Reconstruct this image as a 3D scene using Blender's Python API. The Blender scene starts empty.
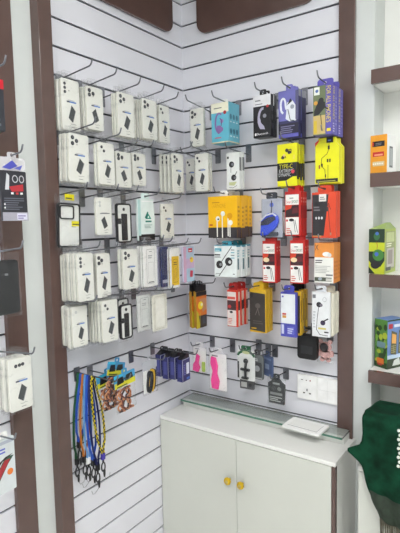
import bpy, math, random
from mathutils import Vector, Matrix
from math import sin, cos, pi, radians
random.seed(7)
S = bpy.context.scene
COL = S.collection

# ------------------------------------------------------------------ materials
def lin(c):
    return tuple(((v / 255) / 12.92 if v / 255 <= .04045 else ((v / 255 + .055) / 1.055) ** 2.4) for v in c)

MATS = {}
def mat(name, rgb, rough=.45, metal=0, var=.06, scale=30, spec=.5, bump=0, coat=0):
    if name in MATS: return MATS[name]
    m = bpy.data.materials.new(name); m.use_nodes = True
    nt = m.node_tree; b = nt.nodes['Principled BSDF']
    c = lin(rgb)
    tc = nt.nodes.new('ShaderNodeTexCoord'); n = nt.nodes.new('ShaderNodeTexNoise')
    n.inputs['Scale'].default_value = scale; n.inputs['Detail'].default_value = 3
    r = nt.nodes.new('ShaderNodeValToRGB')
    r.color_ramp.elements[0].position = .3; r.color_ramp.elements[1].position = .7
    r.color_ramp.elements[0].color = (*[max(0, v * (1 - var)) for v in c], 1)
    r.color_ramp.elements[1].color = (*[min(1, v * (1 + var)) for v in c], 1)
    nt.links.new(tc.outputs['Object'], n.inputs['Vector'])
    nt.links.new(n.outputs['Fac'], r.inputs['Fac'])
    nt.links.new(r.outputs['Color'], b.inputs['Base Color'])
    b.inputs['Roughness'].default_value = rough; b.inputs['Metallic'].default_value = metal
    b.inputs['Specular IOR Level'].default_value = spec
    b.inputs['Coat Weight'].default_value = coat
    if bump:
        bp = nt.nodes.new('ShaderNodeBump'); bp.inputs['Strength'].default_value = bump
        bp.inputs['Distance'].default_value = .004
        nt.links.new(n.outputs['Fac'], bp.inputs['Height']); nt.links.new(bp.outputs['Normal'], b.inputs['Normal'])
    MATS[name] = m
    return m

def film(name, rgb=(245, 247, 250), base=.10, edge=.5, rough=.12, streak=.25, scale=45):
    """thin clear plastic: mostly transparent, glossy and whiter at grazing angles and on creases"""
    m = bpy.data.materials.new(name); m.use_nodes = True
    nt = m.node_tree; nt.nodes.clear()
    out = nt.nodes.new('ShaderNodeOutputMaterial'); mix = nt.nodes.new('ShaderNodeMixShader')
    tr = nt.nodes.new('ShaderNodeBsdfTransparent'); pb = nt.nodes.new('ShaderNodeBsdfPrincipled')
    pb.inputs['Base Color'].default_value = (*lin(rgb), 1); pb.inputs['Roughness'].default_value = rough
    lw = nt.nodes.new('ShaderNodeLayerWeight'); lw.inputs['Blend'].default_value = .35
    pw = nt.nodes.new('ShaderNodeMath'); pw.operation = 'POWER'; pw.inputs[1].default_value = 2
    nt.links.new(lw.outputs['Facing'], pw.inputs[0])
    ma = nt.nodes.new('ShaderNodeMath'); ma.operation = 'MULTIPLY_ADD'
    ma.inputs[1].default_value = edge; ma.inputs[2].default_value = base
    nt.links.new(pw.outputs[0], ma.inputs[0])
    tc = nt.nodes.new('ShaderNodeTexCoord'); n = nt.nodes.new('ShaderNodeTexNoise')
    n.inputs['Scale'].default_value = scale; n.inputs['Detail'].default_value = 4; n.inputs['Distortion'].default_value = 1.5
    nt.links.new(tc.outputs['Object'], n.inputs['Vector'])
    rp = nt.nodes.new('ShaderNodeValToRGB'); rp.color_ramp.elements[0].position = .56; rp.color_ramp.elements[1].position = .66
    rp.color_ramp.elements[1].color = (streak, streak, streak, 1)
    nt.links.new(n.outputs['Fac'], rp.inputs['Fac'])
    ad = nt.nodes.new('ShaderNodeMath'); ad.operation = 'ADD'; ad.use_clamp = True
    nt.links.new(ma.outputs[0], ad.inputs[0]); nt.links.new(rp.outputs['Color'], ad.inputs[1])
    nt.links.new(ad.outputs[0], mix.inputs['Fac'])
    bp = nt.nodes.new('ShaderNodeBump'); bp.inputs['Strength'].default_value = .35; bp.inputs['Distance'].default_value = .003
    nt.links.new(n.outputs['Fac'], bp.inputs['Height']); nt.links.new(bp.outputs['Normal'], pb.inputs['Normal'])
    nt.links.new(tr.outputs[0], mix.inputs[1]); nt.links.new(pb.outputs[0], mix.inputs[2])
    nt.links.new(mix.outputs[0], out.inputs[0])
    MATS[name] = m
    return m

def M(rgb, rough=.4, **k):
    return mat('print_%02x%02x%02x_%d' % (*rgb, int(rough * 100)), rgb, rough, **k)

WALLW = mat('white_laminate', (226, 226, 233), .28, var=.015, scale=3, spec=.5)
GROOVE = mat('groove_aluminium', (74, 76, 84), .45, .5, var=.1, scale=60)
BROWN = mat('brown_laminate', (90, 69, 64), .24, var=.07, scale=14, coat=.3)
PLAST = mat('white_plaster', (208, 212, 210), .5, var=.02, scale=12)
WHITE = mat('white_board', (232, 232, 228), .32, var=.012, scale=6)
CABW = mat('cabinet_laminate', (207, 209, 201), .3, var=.015, scale=5)
CEIL = mat('ceiling_paint', (235, 235, 232), .8, var=.01)
FLOORM = mat('floor_tile', (224, 221, 217), .25, var=.06, scale=5)
STEEL = mat('peg_steel', (120, 122, 128), .3, .85, var=.05)
PLATE = mat('peg_plate', (136, 137, 144), .3, .75, var=.25, scale=260)
CREAM = mat('case_card', (229, 229, 222), .42, var=.02, scale=20)
CREAM2 = mat('case_card_edge', (222, 221, 210), .5, var=.03, scale=40)
WH = mat('white_card', (238, 238, 236), .4, var=.015)
BLACK = mat('black_card', (26, 26, 30), .35, var=.2)
GREY = M((120, 122, 126))
DGREY = M((66, 70, 72))
FILM = film('clear_film', rgb=(165, 167, 170), base=.035, edge=.36, rough=.10, streak=.11, scale=26)
FILM2 = film('clear_blister', rgb=(165, 167, 170), base=.04, edge=.35, rough=.07, streak=.05, scale=20)
HAZE = film('frosted_film', rgb=(238, 236, 240), base=.45, edge=.4, rough=.3, streak=.2)
GOLD = mat('gold_brass', (226, 188, 48), .32, .85, var=.1)
RED = mat('red_card', (188, 36, 32), .4, var=.05)
ORANGE = mat('orange_card', (224, 152, 38), .4, var=.05)
YEL = mat('yellow_card', (244, 186, 16), .4, var=.03)
LIME = mat('lemon_card', (226, 222, 22), .38, var=.04)
NAVY = mat('navy_card', (44, 46, 104), .4, var=.08)
TURQ = mat('turquoise_card', (96, 178, 200), .38, var=.04)

# ------------------------------------------------------------------ mesh builder
class MB:
    def __init__(s): s.v = []; s.f = []; s.m = []; s.sm = []; s.mats = []
    def mi(s, m):
        if m not in s.mats: s.mats.append(m)
        return s.mats.index(m)
    def add(s, vs, fs, m, smooth=False):
        b = len(s.v); k = s.mi(m)
        s.v += [tuple(v) for v in vs]
        for f in fs:
            s.f.append([b + i for i in f]); s.m.append(k); s.sm.append(smooth)
    def box(s, x0, x1, y0, y1, z0, z1, m):
        s.add([(x0, y0, z0), (x1, y0, z0), (x1, y1, z0), (x0, y1, z0), (x0, y0, z1), (x1, y0, z1), (x1, y1, z1), (x0, y1, z1)],
              [(0, 3, 2, 1), (4, 5, 6, 7), (0, 1, 5, 4), (1, 2, 6, 5), (2, 3, 7, 6), (3, 0, 4, 7)], m)
    def prism(s, pts, y0, y1, m, side=None):
        """polygon in xz (counter-clockwise seen from -y) extruded from y0 (front) to y1"""
        n = len(pts)
        s.add([(x, y0, z) for x, z in pts] + [(x, y1, z) for x, z in pts],
              [tuple(range(n)), tuple(range(2 * n - 1, n - 1, -1))], m)
        b = len(s.v) - 2 * n; k = s.mi(side or m)
        for i in range(n):
            j = (i + 1) % n
            s.f.append([b + i, b + n + i, b + n + j, b + j]); s.m.append(k); s.sm.append(False)
    def prism_z(s, pts, z0, z1, m):
        n = len(pts)
        s.add([(x, y, z0) for x, y in pts] + [(x, y, z1) for x, y in pts],
              [tuple(range(n - 1, -1, -1)), tuple(range(n, 2 * n))] + [(i, (i + 1) % n, n + (i + 1) % n, n + i) for i in range(n)], m)
    def ring(s, outer, inner, y0, y1, m):
        n = len(outer)
        vs = [(x, y0, z) for x, z in outer] + [(x, y0, z) for x, z in inner] + [(x, y1, z) for x, z in outer] + [(x, y1, z) for x, z in inner]
        fs = []
        for i in range(n):
            j = (i + 1) % n
            fs += [(i, j, n + j, n + i), (2 * n + i, 3 * n + i, 3 * n + j, 2 * n + j), (i, 2 * n + i, 2 * n + j, j), (n + i, n + j, 3 * n + j, 3 * n + i)]
        s.add(vs, fs, m)
    def tube(s, pts, r, m, n=8, smooth=True, closed=False):
        pts = [Vector(p) for p in pts]; L = len(pts); vs = []; fs = []
        rr = r if isinstance(r, (list, tuple)) else [r] * L
        up = Vector((0, 0, 1)); prev = None
        for i, p in enumerate(pts):
            t = (pts[(i + 1) % L] - pts[i - 1]) if closed else (pts[min(i + 1, L - 1)] - pts[max(i - 1, 0)])
            t.normalize()
            if prev is None:
                a = t.cross(up)
                if a.length < 1e-3: a = t.cross(Vector((1, 0, 0)))
            else:
                a = prev - t * prev.dot(t)
                if a.length < 1e-6: a = t.cross(up)
            a.normalize(); prev = a; b = t.cross(a)
            for k in range(n):
                an = 2 * pi * k / n
                vs.append(p + (a * cos(an) + b * sin(an)) * rr[i])
        for i in range(L if closed else L - 1):
            j = (i + 1) % L
            for k in range(n):
                q = (k + 1) % n
                fs.append((i * n + k, i * n + q, j * n + q, j * n + k))
        if not closed:
            fs.append(tuple(range(n - 1, -1, -1))); fs.append(tuple((L - 1) * n + k for k in range(n)))
        s.add(vs, fs, m, smooth)
    def lathe(s, prof, m, c=(0, 0, 0), axis='z', n=24, smooth=True):
        vs = []; fs = []; L = len(prof)
        for r, h in prof:
            for k in range(n):
                a = 2 * pi * k / n
                x, y, z = r * cos(a), r * sin(a), h
                if axis == 'y': x, y, z = x, -z, y      # axis points to -y
                if axis == 'x': x, y, z = z, x, y
                vs.append((x + c[0], y + c[1], z + c[2]))
        for i in range(L - 1):
            for k in range(n):
                q = (k + 1) % n
                fs.append((i * n + k, i * n + q, (i + 1) * n + q, (i + 1) * n + k))
        fs.append(tuple(range(n - 1, -1, -1))); fs.append(tuple((L - 1) * n + k for k in range(n)))
        s.add(vs, fs, m, smooth)
    def ball(s, c, r, m, n=14, sx=1, sy=1, sz=1):
        vs = []; fs = []; R_ = n // 2
        for i in range(R_ + 1):
            t = pi * i / R_
            for k in range(n):
                a = 2 * pi * k / n
                vs.append((c[0] + r * sx * sin(t) * cos(a), c[1] + r * sy * sin(t) * sin(a), c[2] + r * sz * cos(t)))
        for i in range(R_):
            for k in range(n):
                q = (k + 1) % n
                fs.append((i * n + k, (i + 1) * n + k, (i + 1) * n + q, i * n + q))
        s.add(vs, fs, m, True)
    def ribbon(s, pts, wdir, w, t, m):
        """flat strap along pts, w wide along wdir, t thick"""
        pts = [Vector(p) for p in pts]; wd = Vector(wdir).normalized() * w / 2
        vs = []; fs = []; L = len(pts)
        for i, p in enumerate(pts):
            tn = (pts[min(i + 1, L - 1)] - pts[max(i - 1, 0)]).normalized()
            no = tn.cross(wd).normalized() * t / 2
            vs += [p - wd - no, p + wd - no, p + wd + no, p - wd + no]
        for i in range(L - 1):
            a = 4 * i; b = a + 4
            for k in range(4):
                q = (k + 1) % 4
                fs.append((a + k, a + q, b + q, b + k))
        fs += [(3, 2, 1, 0), tuple(4 * (L - 1) + k for k in range(4))]
        s.add(vs, fs, m)
    def build(s, name, parent=None, bevel=0, fix=True):
        me = bpy.data.meshes.new(name); me.from_pydata(s.v, [], s.f)
        for m in s.mats: me.materials.append(m)
        me.polygons.foreach_set('material_index', s.m); me.polygons.foreach_set('use_smooth', s.sm)
        me.update()
        o = bpy.data.objects.new(name, me); COL.objects.link(o)
        if parent: o.parent = parent
        if bevel:
            b = o.modifiers.new('bevel', 'BEVEL'); b.width = bevel; b.segments = 2; b.limit_method = 'ANGLE'
        return o

def rrect(x0, x1, z0, z1, r, k=4):
    p = []
    for cx, cz, a0 in ((x1 - r, z0 + r, -pi / 2), (x1 - r, z1 - r, 0), (x0 + r, z1 - r, pi / 2), (x0 + r, z0 + r, pi)):
        for i in range(k + 1):
            a = a0 + pi / 2 * i / k
            p.append((cx + r * cos(a), cz + r * sin(a)))
    return p

def tab_ring(w, z0, z1, hz, hr, n=24):
    """outer rounded rectangle and inner hole with matching point counts"""
    o = []; i_ = []; cx = 0; r = min(w, z1 - z0) * .3
    for k in range(n):
        a = 2 * pi * k / n; d = (cos(a), sin(a))
        i_.append((hr * d[0], hz + hr * d[1]))
        tx = (w / 2) / abs(d[0]) if abs(d[0]) > 1e-6 else 9
        tz = ((z1 - hz) if d[1] > 0 else (hz - z0)) / abs(d[1]) if abs(d[1]) > 1e-6 else 9
        t = min(tx, tz); x, z = t * d[0], hz + t * d[1]
        if d[1] > 0 and abs(x) > w / 2 - r and z > z1 - r:      # soften the upper corners
            ccx = math.copysign(w / 2 - r, x); v = Vector((x - ccx, z - (z1 - r))); v = v.normalized() * r
            x, z = ccx + v.x, z1 - r + v.y
        o.append((x, z))
    return o, i_

_tc = {}
def text_mesh(body):
    if body in _tc: return _tc[body]
    cu = bpy.data.curves.new('lettering', 'FONT'); cu.body = body; cu.size = 1; cu.resolution_u = 2
    ob = bpy.data.objects.new('lettering', cu); COL.objects.link(ob)
    dg = bpy.context.evaluated_depsgraph_get(); dg.update()
    me = bpy.data.meshes.new_from_object(ob.evaluated_get(dg))
    vs = [tuple(v.co) for v in me.vertices]; fs = [tuple(p.vertices) for p in me.polygons]
    bpy.data.objects.remove(ob); bpy.data.curves.remove(cu); bpy.data.meshes.remove(me)
    xs = [v[0] for v in vs]; ys = [v[1] for v in vs]
    x0, x1, y0, y1 = min(xs), max(xs), min(ys), max(ys)
    _tc[body] = ([((v[0] - x0) / (x1 - x0), (v[1] - y0) / (y1 - y0)) for v in vs], fs)
    return _tc[body]

class Ink:
    """printing on a flat face: origin o, u vector, v vector (metres); n the outward normal"""
    def __init__(s, o, u, v):
        s.o, s.u, s.v = Vector(o), Vector(u), Vector(v); s.n = s.u.cross(s.v).normalized(); s.mb = MB(); s.k = 0
    def _p(s, uv):
        s.k += 1; off = s.n * (.00025 + .00006 * s.k)
        return [s.o + s.u * a + s.v * b + off for a, b in uv]
    def poly(s, uv, m): s.mb.add(s._p(uv), [tuple(range(len(uv)))], m)
    def rect(s, u0, v0, u1, v1, m): s.poly([(u0, v0), (u1, v0), (u1, v1), (u0, v1)], m)
    def ell(s, u, v, ru, m, rv=None, n=18):
        rv = rv if rv else ru * s.u.length / s.v.length
        s.poly([(u + ru * cos(2 * pi * k / n), v + rv * sin(2 * pi * k / n)) for k in range(n)], m)
    def line(s, pts, th, m):
        """poly-line, th in metres"""
        U, V = s.u.length, s.v.length
        for (a, b), (c, d) in zip(pts, pts[1:]):
            dx, dy = (c - a) * U, (d - b) * V; L = math.hypot(dx, dy) or 1
            nx, ny = -dy / L * th / 2 / U, dx / L * th / 2 / V
            s.poly([(a - nx, b - ny), (c - nx, d - ny), (c + nx, d + ny), (a + nx, b + ny)], m)
    def arc(s, u, v, ru, rv, a0, a1, th, m, n=10):
        s.line([(u + ru * cos(a0 + (a1 - a0) * k / n), v + rv * sin(a0 + (a1 - a0) * k / n)) for k in range(n + 1)], th, m)
    def text(s, body, u0, v0, u1, v1, m, rot=0):
        vs, fs = text_mesh(body)
        if rot == 90: uv = [(u1 - (u1 - u0) * b, v0 + (v1 - v0) * a) for a, b in vs]
        elif rot == -90: uv = [(u0 + (u1 - u0) * b, v1 - (v1 - v0) * a) for a, b in vs]
        else: uv = [(u0 + (u1 - u0) * a, v0 + (v1 - v0) * b) for a, b in vs]
        s.mb.add(s._p(uv), fs, m)
    def bars(s, u0, v0, u1, v1, n, m, th=.5):
        """rows of unreadable small print"""
        rnd = random.Random(int((u0 + v0 * 3 + v1) * 1000))
        h = (v1 - v0) / n
        for i in range(n):
            e = u0 + (u1 - u0) * rnd.uniform(.6, 1)
            s.rect(u0, v0 + i * h, e, v0 + i * h + h * th, m)
    def build(s, name, parent): return s.mb.build(name, parent)

def front_ink(w, h, yf, z0=0): return Ink((-w / 2, yf, z0), (w, 0, 0), (0, 0, h))
def side_ink(x, d, h, yf, z0=0): return Ink((x, yf, z0), (0, d, 0), (0, 0, h))

# ------------------------------------------------------------------ things
def empty(name):
    o = bpy.data.objects.new(name, None); o.empty_display_size = .02; COL.objects.link(o); return o
def tag(o, label, cat, group=None):
    o['label'] = label; o['category'] = cat
    if group: o['group'] = group
    return o
def struct(o): o['kind'] = 'structure'; return o
def copy_tree(o, parent=None):
    c = o.copy(); COL.objects.link(c)
    if parent: c.parent = parent
    for ch in list(o.children): copy_tree(ch, c)
    return c

def place(o, wall, c, z0, off, t=0, dyaw=0, roll=0):
    """hang o with its front face `off` from the wall ('L': x = 0 wall, 'R': y = 0 wall)"""
    a = off - t / 2
    if wall == 'L': o.location = (a, c, z0); o.rotation_euler = (0, roll, pi / 2 + dyaw)
    else: o.location = (c, -a, z0); o.rotation_euler = (0, roll, dyaw)

ORD = ['frontmost', 'second', 'third', 'fourth', 'fifth', 'sixth', 'seventh', 'eighth', 'ninth']

def peg(wall, c, z, L, what, tilt=.10):
    """slatwall hook: plate hooked in the groove, rod, upturned tip"""
    t = empty('peg_hook'); tag(t, 'steel peg hook ' + what, 'peg hook', 'steel peg hooks on the slat walls')
    zt = round((z - .08) / .1) * .1 + .08          # groove the plate hangs from
    if zt < z - .012: zt += .1
    top = min(zt - z + .004, .09); top = max(top, .012)
    m = MB(); m.prism(rrect(-.014, .014, -.034, max(top, .02), .003), -.0035, -.0008, PLATE)
    m.box(-.009, .009, -.002, .006, top - .006, top - .002, PLATE)
    m.build('mounting_plate', t)
    r = MB(); pts = [(0, -.002, 0), (0, -L * .5, L * .5 * tilt), (0, -L + .012, (L - .012) * tilt)]
    for k in range(1, 5):
        a = .9 * k / 4
        pts.append((0, -L + .012 - .014 * sin(a) * 1.0, (L - .012) * tilt + .012 * (1 - cos(a)) + .001 * k))
    e = Vector(pts[-1]); pts.append(tuple(e + Vector((0, -.006, .014))))
    r.tube(pts, .0027, STEEL, 8); r.build('rod', t)
    if wall == 'L': t.location = (0, c, z); t.rotation_euler = (0, 0, pi / 2)
    else: t.location = (c, 0, z)
    return t

def hang_tab(parent, w, z0, z1, t, m, hr=.006, hz=None, name='hang_tab'):
    b = MB(); o, i = tab_ring(w, z0, z1, hz if hz else (z0 + z1) / 2, hr); b.ring(o, i, -t / 2, t / 2, m)
    return b.build(name, parent)

def pouch(parent, w, z0, z1, t, m, seed=0, name='plastic_bag', nx=8, nz=12, amp=.0016):
    """sealed clear bag with crinkled faces"""
    rnd = random.Random(seed); b = MB()
    for sgn in (-1, 1):
        vs = []; fs = []
        for j in range(nz + 1):
            for i in range(nx + 1):
                u, v = i / nx, j / nz
                e = min(u, 1 - u, v * 1.6, (1 - v) * 1.6) * 2
                d = min(1, e * 4) ** .5 * t / 2 + (rnd.uniform(0, amp) if 0 < i < nx and 0 < j < nz else 0)
                ex = rnd.uniform(-.0018, .0018) if i in (0, nx) else 0
                vs.append((-w / 2 + w * u + ex * (1 if sgn < 0 else 1), sgn * d, z0 + (z1 - z0) * v + (rnd.uniform(-.002, .001) if j in (0, nz) else 0)))
        for j in range(nz):
            for i in range(nx):
                a = j * (nx + 1) + i; q = (a, a + 1, a + nx + 2, a + nx + 1)
                fs.append(q if sgn < 0 else q[::-1])
        b.add(vs, fs, m, True)
    return b.build(name, parent)

# ---- the bagged white phone case
def case_pack(w, h, var, seed):
    t = empty('phone_case_pack'); T = .009
    b = MB(); b.prism(rrect(-w / 2, w / 2, 0, h, .008), -T / 2, T / 2, CREAM, CREAM2); b.build('case_box', t, .0008)
    k = front_ink(w, h, -T / 2)
    if var != 'faint':
        k.rect(.28, .545, .80, .575, M((88, 128, 196))); k.rect(.28, .545, .44, .575, M((60, 66, 84)))
    else: k.rect(.25, .56, .85, .585, M((110, 112, 116)))
    k.bars(.34, .585, .78, .61, 1, M((170, 172, 172)))
    fl = -1 if var in ('mirror', 'faint') else 1
    q = [(.34, .24), (.56, .16), (.74, .40), (.53, .50)]
    if fl < 0: q = [(1.05 - a, b_) for a, b_ in q][::-1]
    k.poly(q, DGREY)
    q2 = [(.56, .16), (.60, .17), (.77, .41), (.74, .40)]
    if fl < 0: q2 = [(1.05 - a, b_) for a, b_ in q2][::-1]
    k.poly(q2, M((168, 170, 170)))
    k.line([(.44, .13), (.54, .115), (.66, .135), (.74, .12)], .0011, M((120, 122, 122)))
    k.rect(.48, .055, .68, .068, M((150, 150, 148)))
    k.build('printed_label', t)
    c = MB(); yf = -T / 2 - .0006
    dots = {'tri': [(.18, .91), (.18, .79), (.38, .85)], 'col': [(.2, .9), (.2, .82), (.2, .74)], 'mirror': [(.18, .9), (.18, .8), (.4, .84)],
            'row': [(.32, .86), (.48, .865), (.62, .87)], 'ring': [(.25, .86)], 'faint': [(.24, .87), (.24, .78)], 'pair': [(.2, .89), (.34, .80)]}[var]
    r = .0072 if var in ('tri', 'mirror') else .0055
    dm = M((44, 44, 48)) if var not in ('faint', 'ring') else M((196, 198, 196))
    for u, v in dots:
        c.lathe([(r, 0), (r, .0008), (r * .8, .0012)], dm, ((u - .5) * w, yf + .0004, v * h), 'y', 14)
        if var not in ('faint', 'ring'): c.lathe([(r * .45, .0012), (r * .4, .0016)], M((92, 96, 104)), ((u - .5) * w, yf + .0004, v * h), 'y', 12)
    if var in ('tri', 'mirror', 'col'):
        c.lathe([(.0022, 0), (.0022, .001)], M((150, 150, 140)), ((.4 if var != 'col' else .42) * w - w * .5, yf + .0004, .775 * h), 'y', 10)
    c.build('camera_window', t)
    pouch(t, w + .016, -.008, h + .012, T + .005, FILM, seed)
    hang_tab(t, w * .8, h + .008, h + .030, .0006, FILM, .005, h + .018)
    return t, T

WHITE_GRP = 'bagged white phone cases'
def case_stack(wall, c, z0, w, h, off, n, sp, var, phrase, seed, roll=0, kind='bagged white phone case', group=WHITE_GRP, ext=.075):
    vars_ = var if isinstance(var, (list, tuple)) else [var]
    src = {}
    for i in range(n):
        v = vars_[min(i, len(vars_) - 1)]
        rnd = random.Random(seed * 31 + i)
        if v in src: o = copy_tree(src[v])
        else: o, T = case_pack(w, h, v, seed); src[v] = o
        place(o, wall, c + (rnd.uniform(-.006, .003) if i else 0), z0 + (rnd.uniform(-.005, .003) if i else 0), off - i * sp, .009,
              0 if not i else rnd.uniform(-.006, .006), roll)
        if n == 1: lab = '%s on %s' % (kind, phrase)
        elif i == 0: lab = 'frontmost %s in %s' % (kind, phrase)
        else: lab = '%s %s back in %s' % (ORD[i], kind, phrase)
        tag(o, lab, 'phone case', group)
    peg(wall, c, z0 + h + .016 - off * .10, off + ext, 'holding ' + phrase)

# ==================================================================== SETTING
Z19 = .78
grooves = [Z19 + .1 * (19 - k) for k in range(-3, 27)]
def slat(name, axis, a0, a1, zb=0, zt=3.0):
    b = MB(); g = .0042
    zs = sorted(z for z in grooves if zb + .02 < z < zt - .02)
    edges = [zb] + [q for z in zs for q in (z - g, z + g)] + [zt]
    for i in range(0, len(edges), 2):
        if axis == 'x': b.box(a0, a1, 0, .016, edges[i], edges[i + 1], WALLW)
        else: b.box(-.016, 0, a0, a1, edges[i], edges[i + 1], WALLW)
    if axis == 'x': b.box(a0, a1, .007, .03, zb, zt, GROOVE)
    else: b.box(-.03, -.007, a0, a1, zb, zt, GROOVE)
    return struct(b.build(name))
slat('wall_right', 'x', 0, .80)
slat('wall_left', 'y', -.82, 0)
slat('wall_left.001', 'y', -2.6, -1.0)
def sbox(name, x0, x1, y0, y1, z0, z1, m, bevel=0):
    b = MB(); b.box(x0, x1, y0, y1, z0, z1, m); return struct(b.build(name, None, bevel))
sbox('floor', -.1, 3.0, -3.6, .3, -.05, 0, FLOORM)
sbox('ceiling', -.1, 3.0, -3.6, .3, 3.0, 3.05, CEIL)
sbox('wall_back', -.1, 3.0, -3.6, -3.5, 0, 3, PLAST)
sbox('wall_side', 2.9, 3.0, -3.5, .3, 0, 3, PLAST)
# posts, pilasters
sbox('trim_1', -.03, .045, -.862, -.806, 0, 3.0, BROWN, .002)
sbox('trim_2', -.05, .004, -.945, -.862, 0, 3.0, PLAST)
sbox('trim_3', -.03, .018, -1.022, -.945, 0, 3.0, BROWN, .002)
sbox('trim_4', .778, .842, -.018, .03, 0, 3.0, BROWN, .002)
sbox('trim_5', .842, .913, -.004, .16, 0, 3.0, PLAST)
sbox('wall_alcove', .90, 1.66, .13, .16, 0, 3.0, WHITE)
sbox('trim_6', 1.60, 1.66, -.01, .13, 0, 3.0, PLAST)
sbox('wall_right.001', 1.66, 3.0, 0, .1, 0, 3.0, PLAST)
sbox('wall_left.002', -.1, -.0, -3.5, -2.6, 0, 3.0, PLAST)

# header boards with rounded lower corners
def header(name, x0, x1, z0, z1, r):
    pts = [(x0, z1)] + [(x0 + r - r * cos(a), z0 + r - r * sin(a)) for a in [pi / 2 * k / 8 for k in range(9)]] + \
          [(x1 - r + r * sin(a), z0 + r - r * cos(a)) for a in [pi / 2 * k / 8 for k in range(9)]] + [(x1, z1)]
    b = MB(); b.prism(pts, -.016, -.001, BROWN); return b.build(name, None, .0015)
hb = header('header_board', .10, .685, 2.512, 2.97, .055); tag(hb, 'brown rounded header board over the shorter slat wall with electric sockets', 'header board', 'brown header boards')
hb = header('header_board', -.70, -.085, 2.515, 2.97, .055); hb.rotation_euler = (0, 0, pi / 2)
tag(hb, 'brown rounded header board above the wall of white phone cases', 'header board', 'brown header boards')

# ceiling light panels
EM = bpy.data.materials.new('lit_diffuser'); EM.use_nodes = True
_b = EM.node_tree.nodes['Principled BSDF']; _b.inputs['Base Color'].default_value = (1, 1, 1, 1)
_b.inputs['Emission Color'].default_value = (.99, .985, .98, 1); _b.inputs['Emission Strength'].default_value = 20
for x, y, lb in ((1.3, -1.65, 'square ceiling light panel over the two slat walls'), (2.3, -1.3, 'square ceiling light panel before the white shelves'),
                 (1.05, -2.6, 'square ceiling light panel near the back wall, slat wall side'), (2.25, -2.6, 'square ceiling light panel in the far corner by the plain walls')):
    t = empty('ceiling_light'); t.location = (x, y, 3.0); tag(t, lb, 'ceiling light', 'ceiling light panels')
    b = MB(); b.ring([(-.31, -.31), (.31, -.31), (.31, .31), (-.31, .31)], [(-.29, -.29), (.29, -.29), (.29, .29), (-.29, .29)], 0, .03, WH)
    f = b.build('frame', t); f.rotation_euler = (pi / 2, 0, 0); f.location = (0, 0, -.031)
    d = MB(); d.box(-.29, .29, -.29, .29, -.02, -.012, EM); d.build('diffuser', t)

# ==================================================================== CABINETS
def knob(parent, x, y, z):
    b = MB(); b.lathe([(.006, 0), (.005, .010), (.010, .013), (.0165, .016), (.0175, .021), (.0145, .026), (.010, .0275)], GOLD, (x, y, z), 'y', 8, False)
    b.lathe([(.0075, .0265), (.0075, .028), (.0045, .0305)], M((198, 176, 96), .3), (x, y, z), 'y', 12)
    return b.build('knob', parent)
def cabinet(x0, x1, top, label, seam, edge_side):
    c = empty('cabinet'); c.location = ((x0 + x1) / 2, -.125, 0); tag(c, label, 'cabinet', 'white base cabinets')
    X0, X1 = x0 - c.location.x, x1 - c.location.x; Y0, Y1 = -.247 + .125, -.003 + .125
    b = MB()
    b.box(X0, X0 + .016, Y0 + .018, Y1, 0, top - .018, WHITE); b.box(X1 - .016, X1, Y0 + .018, Y1, 0, top - .018, WHITE)
    b.box(X0 + .016, X1 - .016, Y1 - .008, Y1, 0, top - .018, WHITE); b.box(X0 + .016, X1 - .016, Y0 + .03, Y1 - .008, .06, .076, WHITE)
    b.box(X0 + .016, X1 - .016, Y0 + .04, Y0 + .052, 0, .06, WHITE)
    b.build('carcass', c)
    b = MB(); b.box(X0, X1, Y0, Y1, top - .0165, top, WHITE); b.build('top_panel', c, .001)
    s = seam - c.location.x
    for a, e, kx in ((X0 + .001, s - .001, s - .034), (s + .001, X1 - .0165, s + .030)):
        d = MB(); d.box(a, e, Y0, Y0 + .0165, .065, top - .019, CABW); d = d.build('door', c, .0008)
        knob(d, kx, Y0, .532)
    b = MB(); b.box(X1 - .0145, X1, Y0 + .0005, Y0 + .017, .0, top - .019, BROWN); b.build('edge_strip', c)
    return c
cabinet(.003, .853, .734, 'white two-door base cabinet with gold knobs and a glass strip on top', .4215, 1)
cabinet(.937, 1.585, .747, 'white base cabinet under the shelves carrying the green cloth', 1.26, 0)
# ledge and glass
b = MB(); b.box(.02, .83, -.085, -.002, .7345, .765, WHITE)
tag(b.build('ledge'), 'white ledge along the back of the cabinet under the glass strip', 'ledge')
GL = bpy.data.materials.new('green_glass'); GL.use_nodes = True
_n = GL.node_tree; _p = _n.nodes['Principled BSDF']; _p.inputs['Base Color'].default_value = (.93, .98, .955, 1)
_p.inputs['Roughness'].default_value = .03; _p.inputs['Transmission Weight'].default_value = .95; _p.inputs['IOR'].default_value = 1.5
GLE = mat('glass_edge', (78, 124, 106), .2, var=.1)
g = empty('glass_shelf'); tag(g, 'strip of clear green-edged glass lying along the cabinet top', 'glass shelf')
b = MB(); b.box(.025, .832, -.112, -.004, .7655, .7735, GL); b.build('glass_pane', g)
b = MB(); b.box(.025, .832, -.1138, -.1122, .7655, .7735, GLE); b.build('polished_edge', g)
# white plate lying on the glass
p = empty('switch_plate'); p.location = (.672, -.098, .774); p.rotation_euler = (0, 0, -.05)
tag(p, 'white double switch plate lying loose on the glass strip', 'switch plate')
b = MB(); b.prism_z(rrect(-.083, .083, -.055, .055, .006), 0, .010, WH); b.build('cover', p, .002)
b = MB(); b.box(-.062, .062, -.032, .032, .010, .0118, WHITE); b.box(-.066, .066, -.036, -.0335, .0101, .0105, GREY); b.box(.064, .0655, -.036, .036, .0101, .0105, GREY); b.build('rocker', p, .001)

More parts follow.
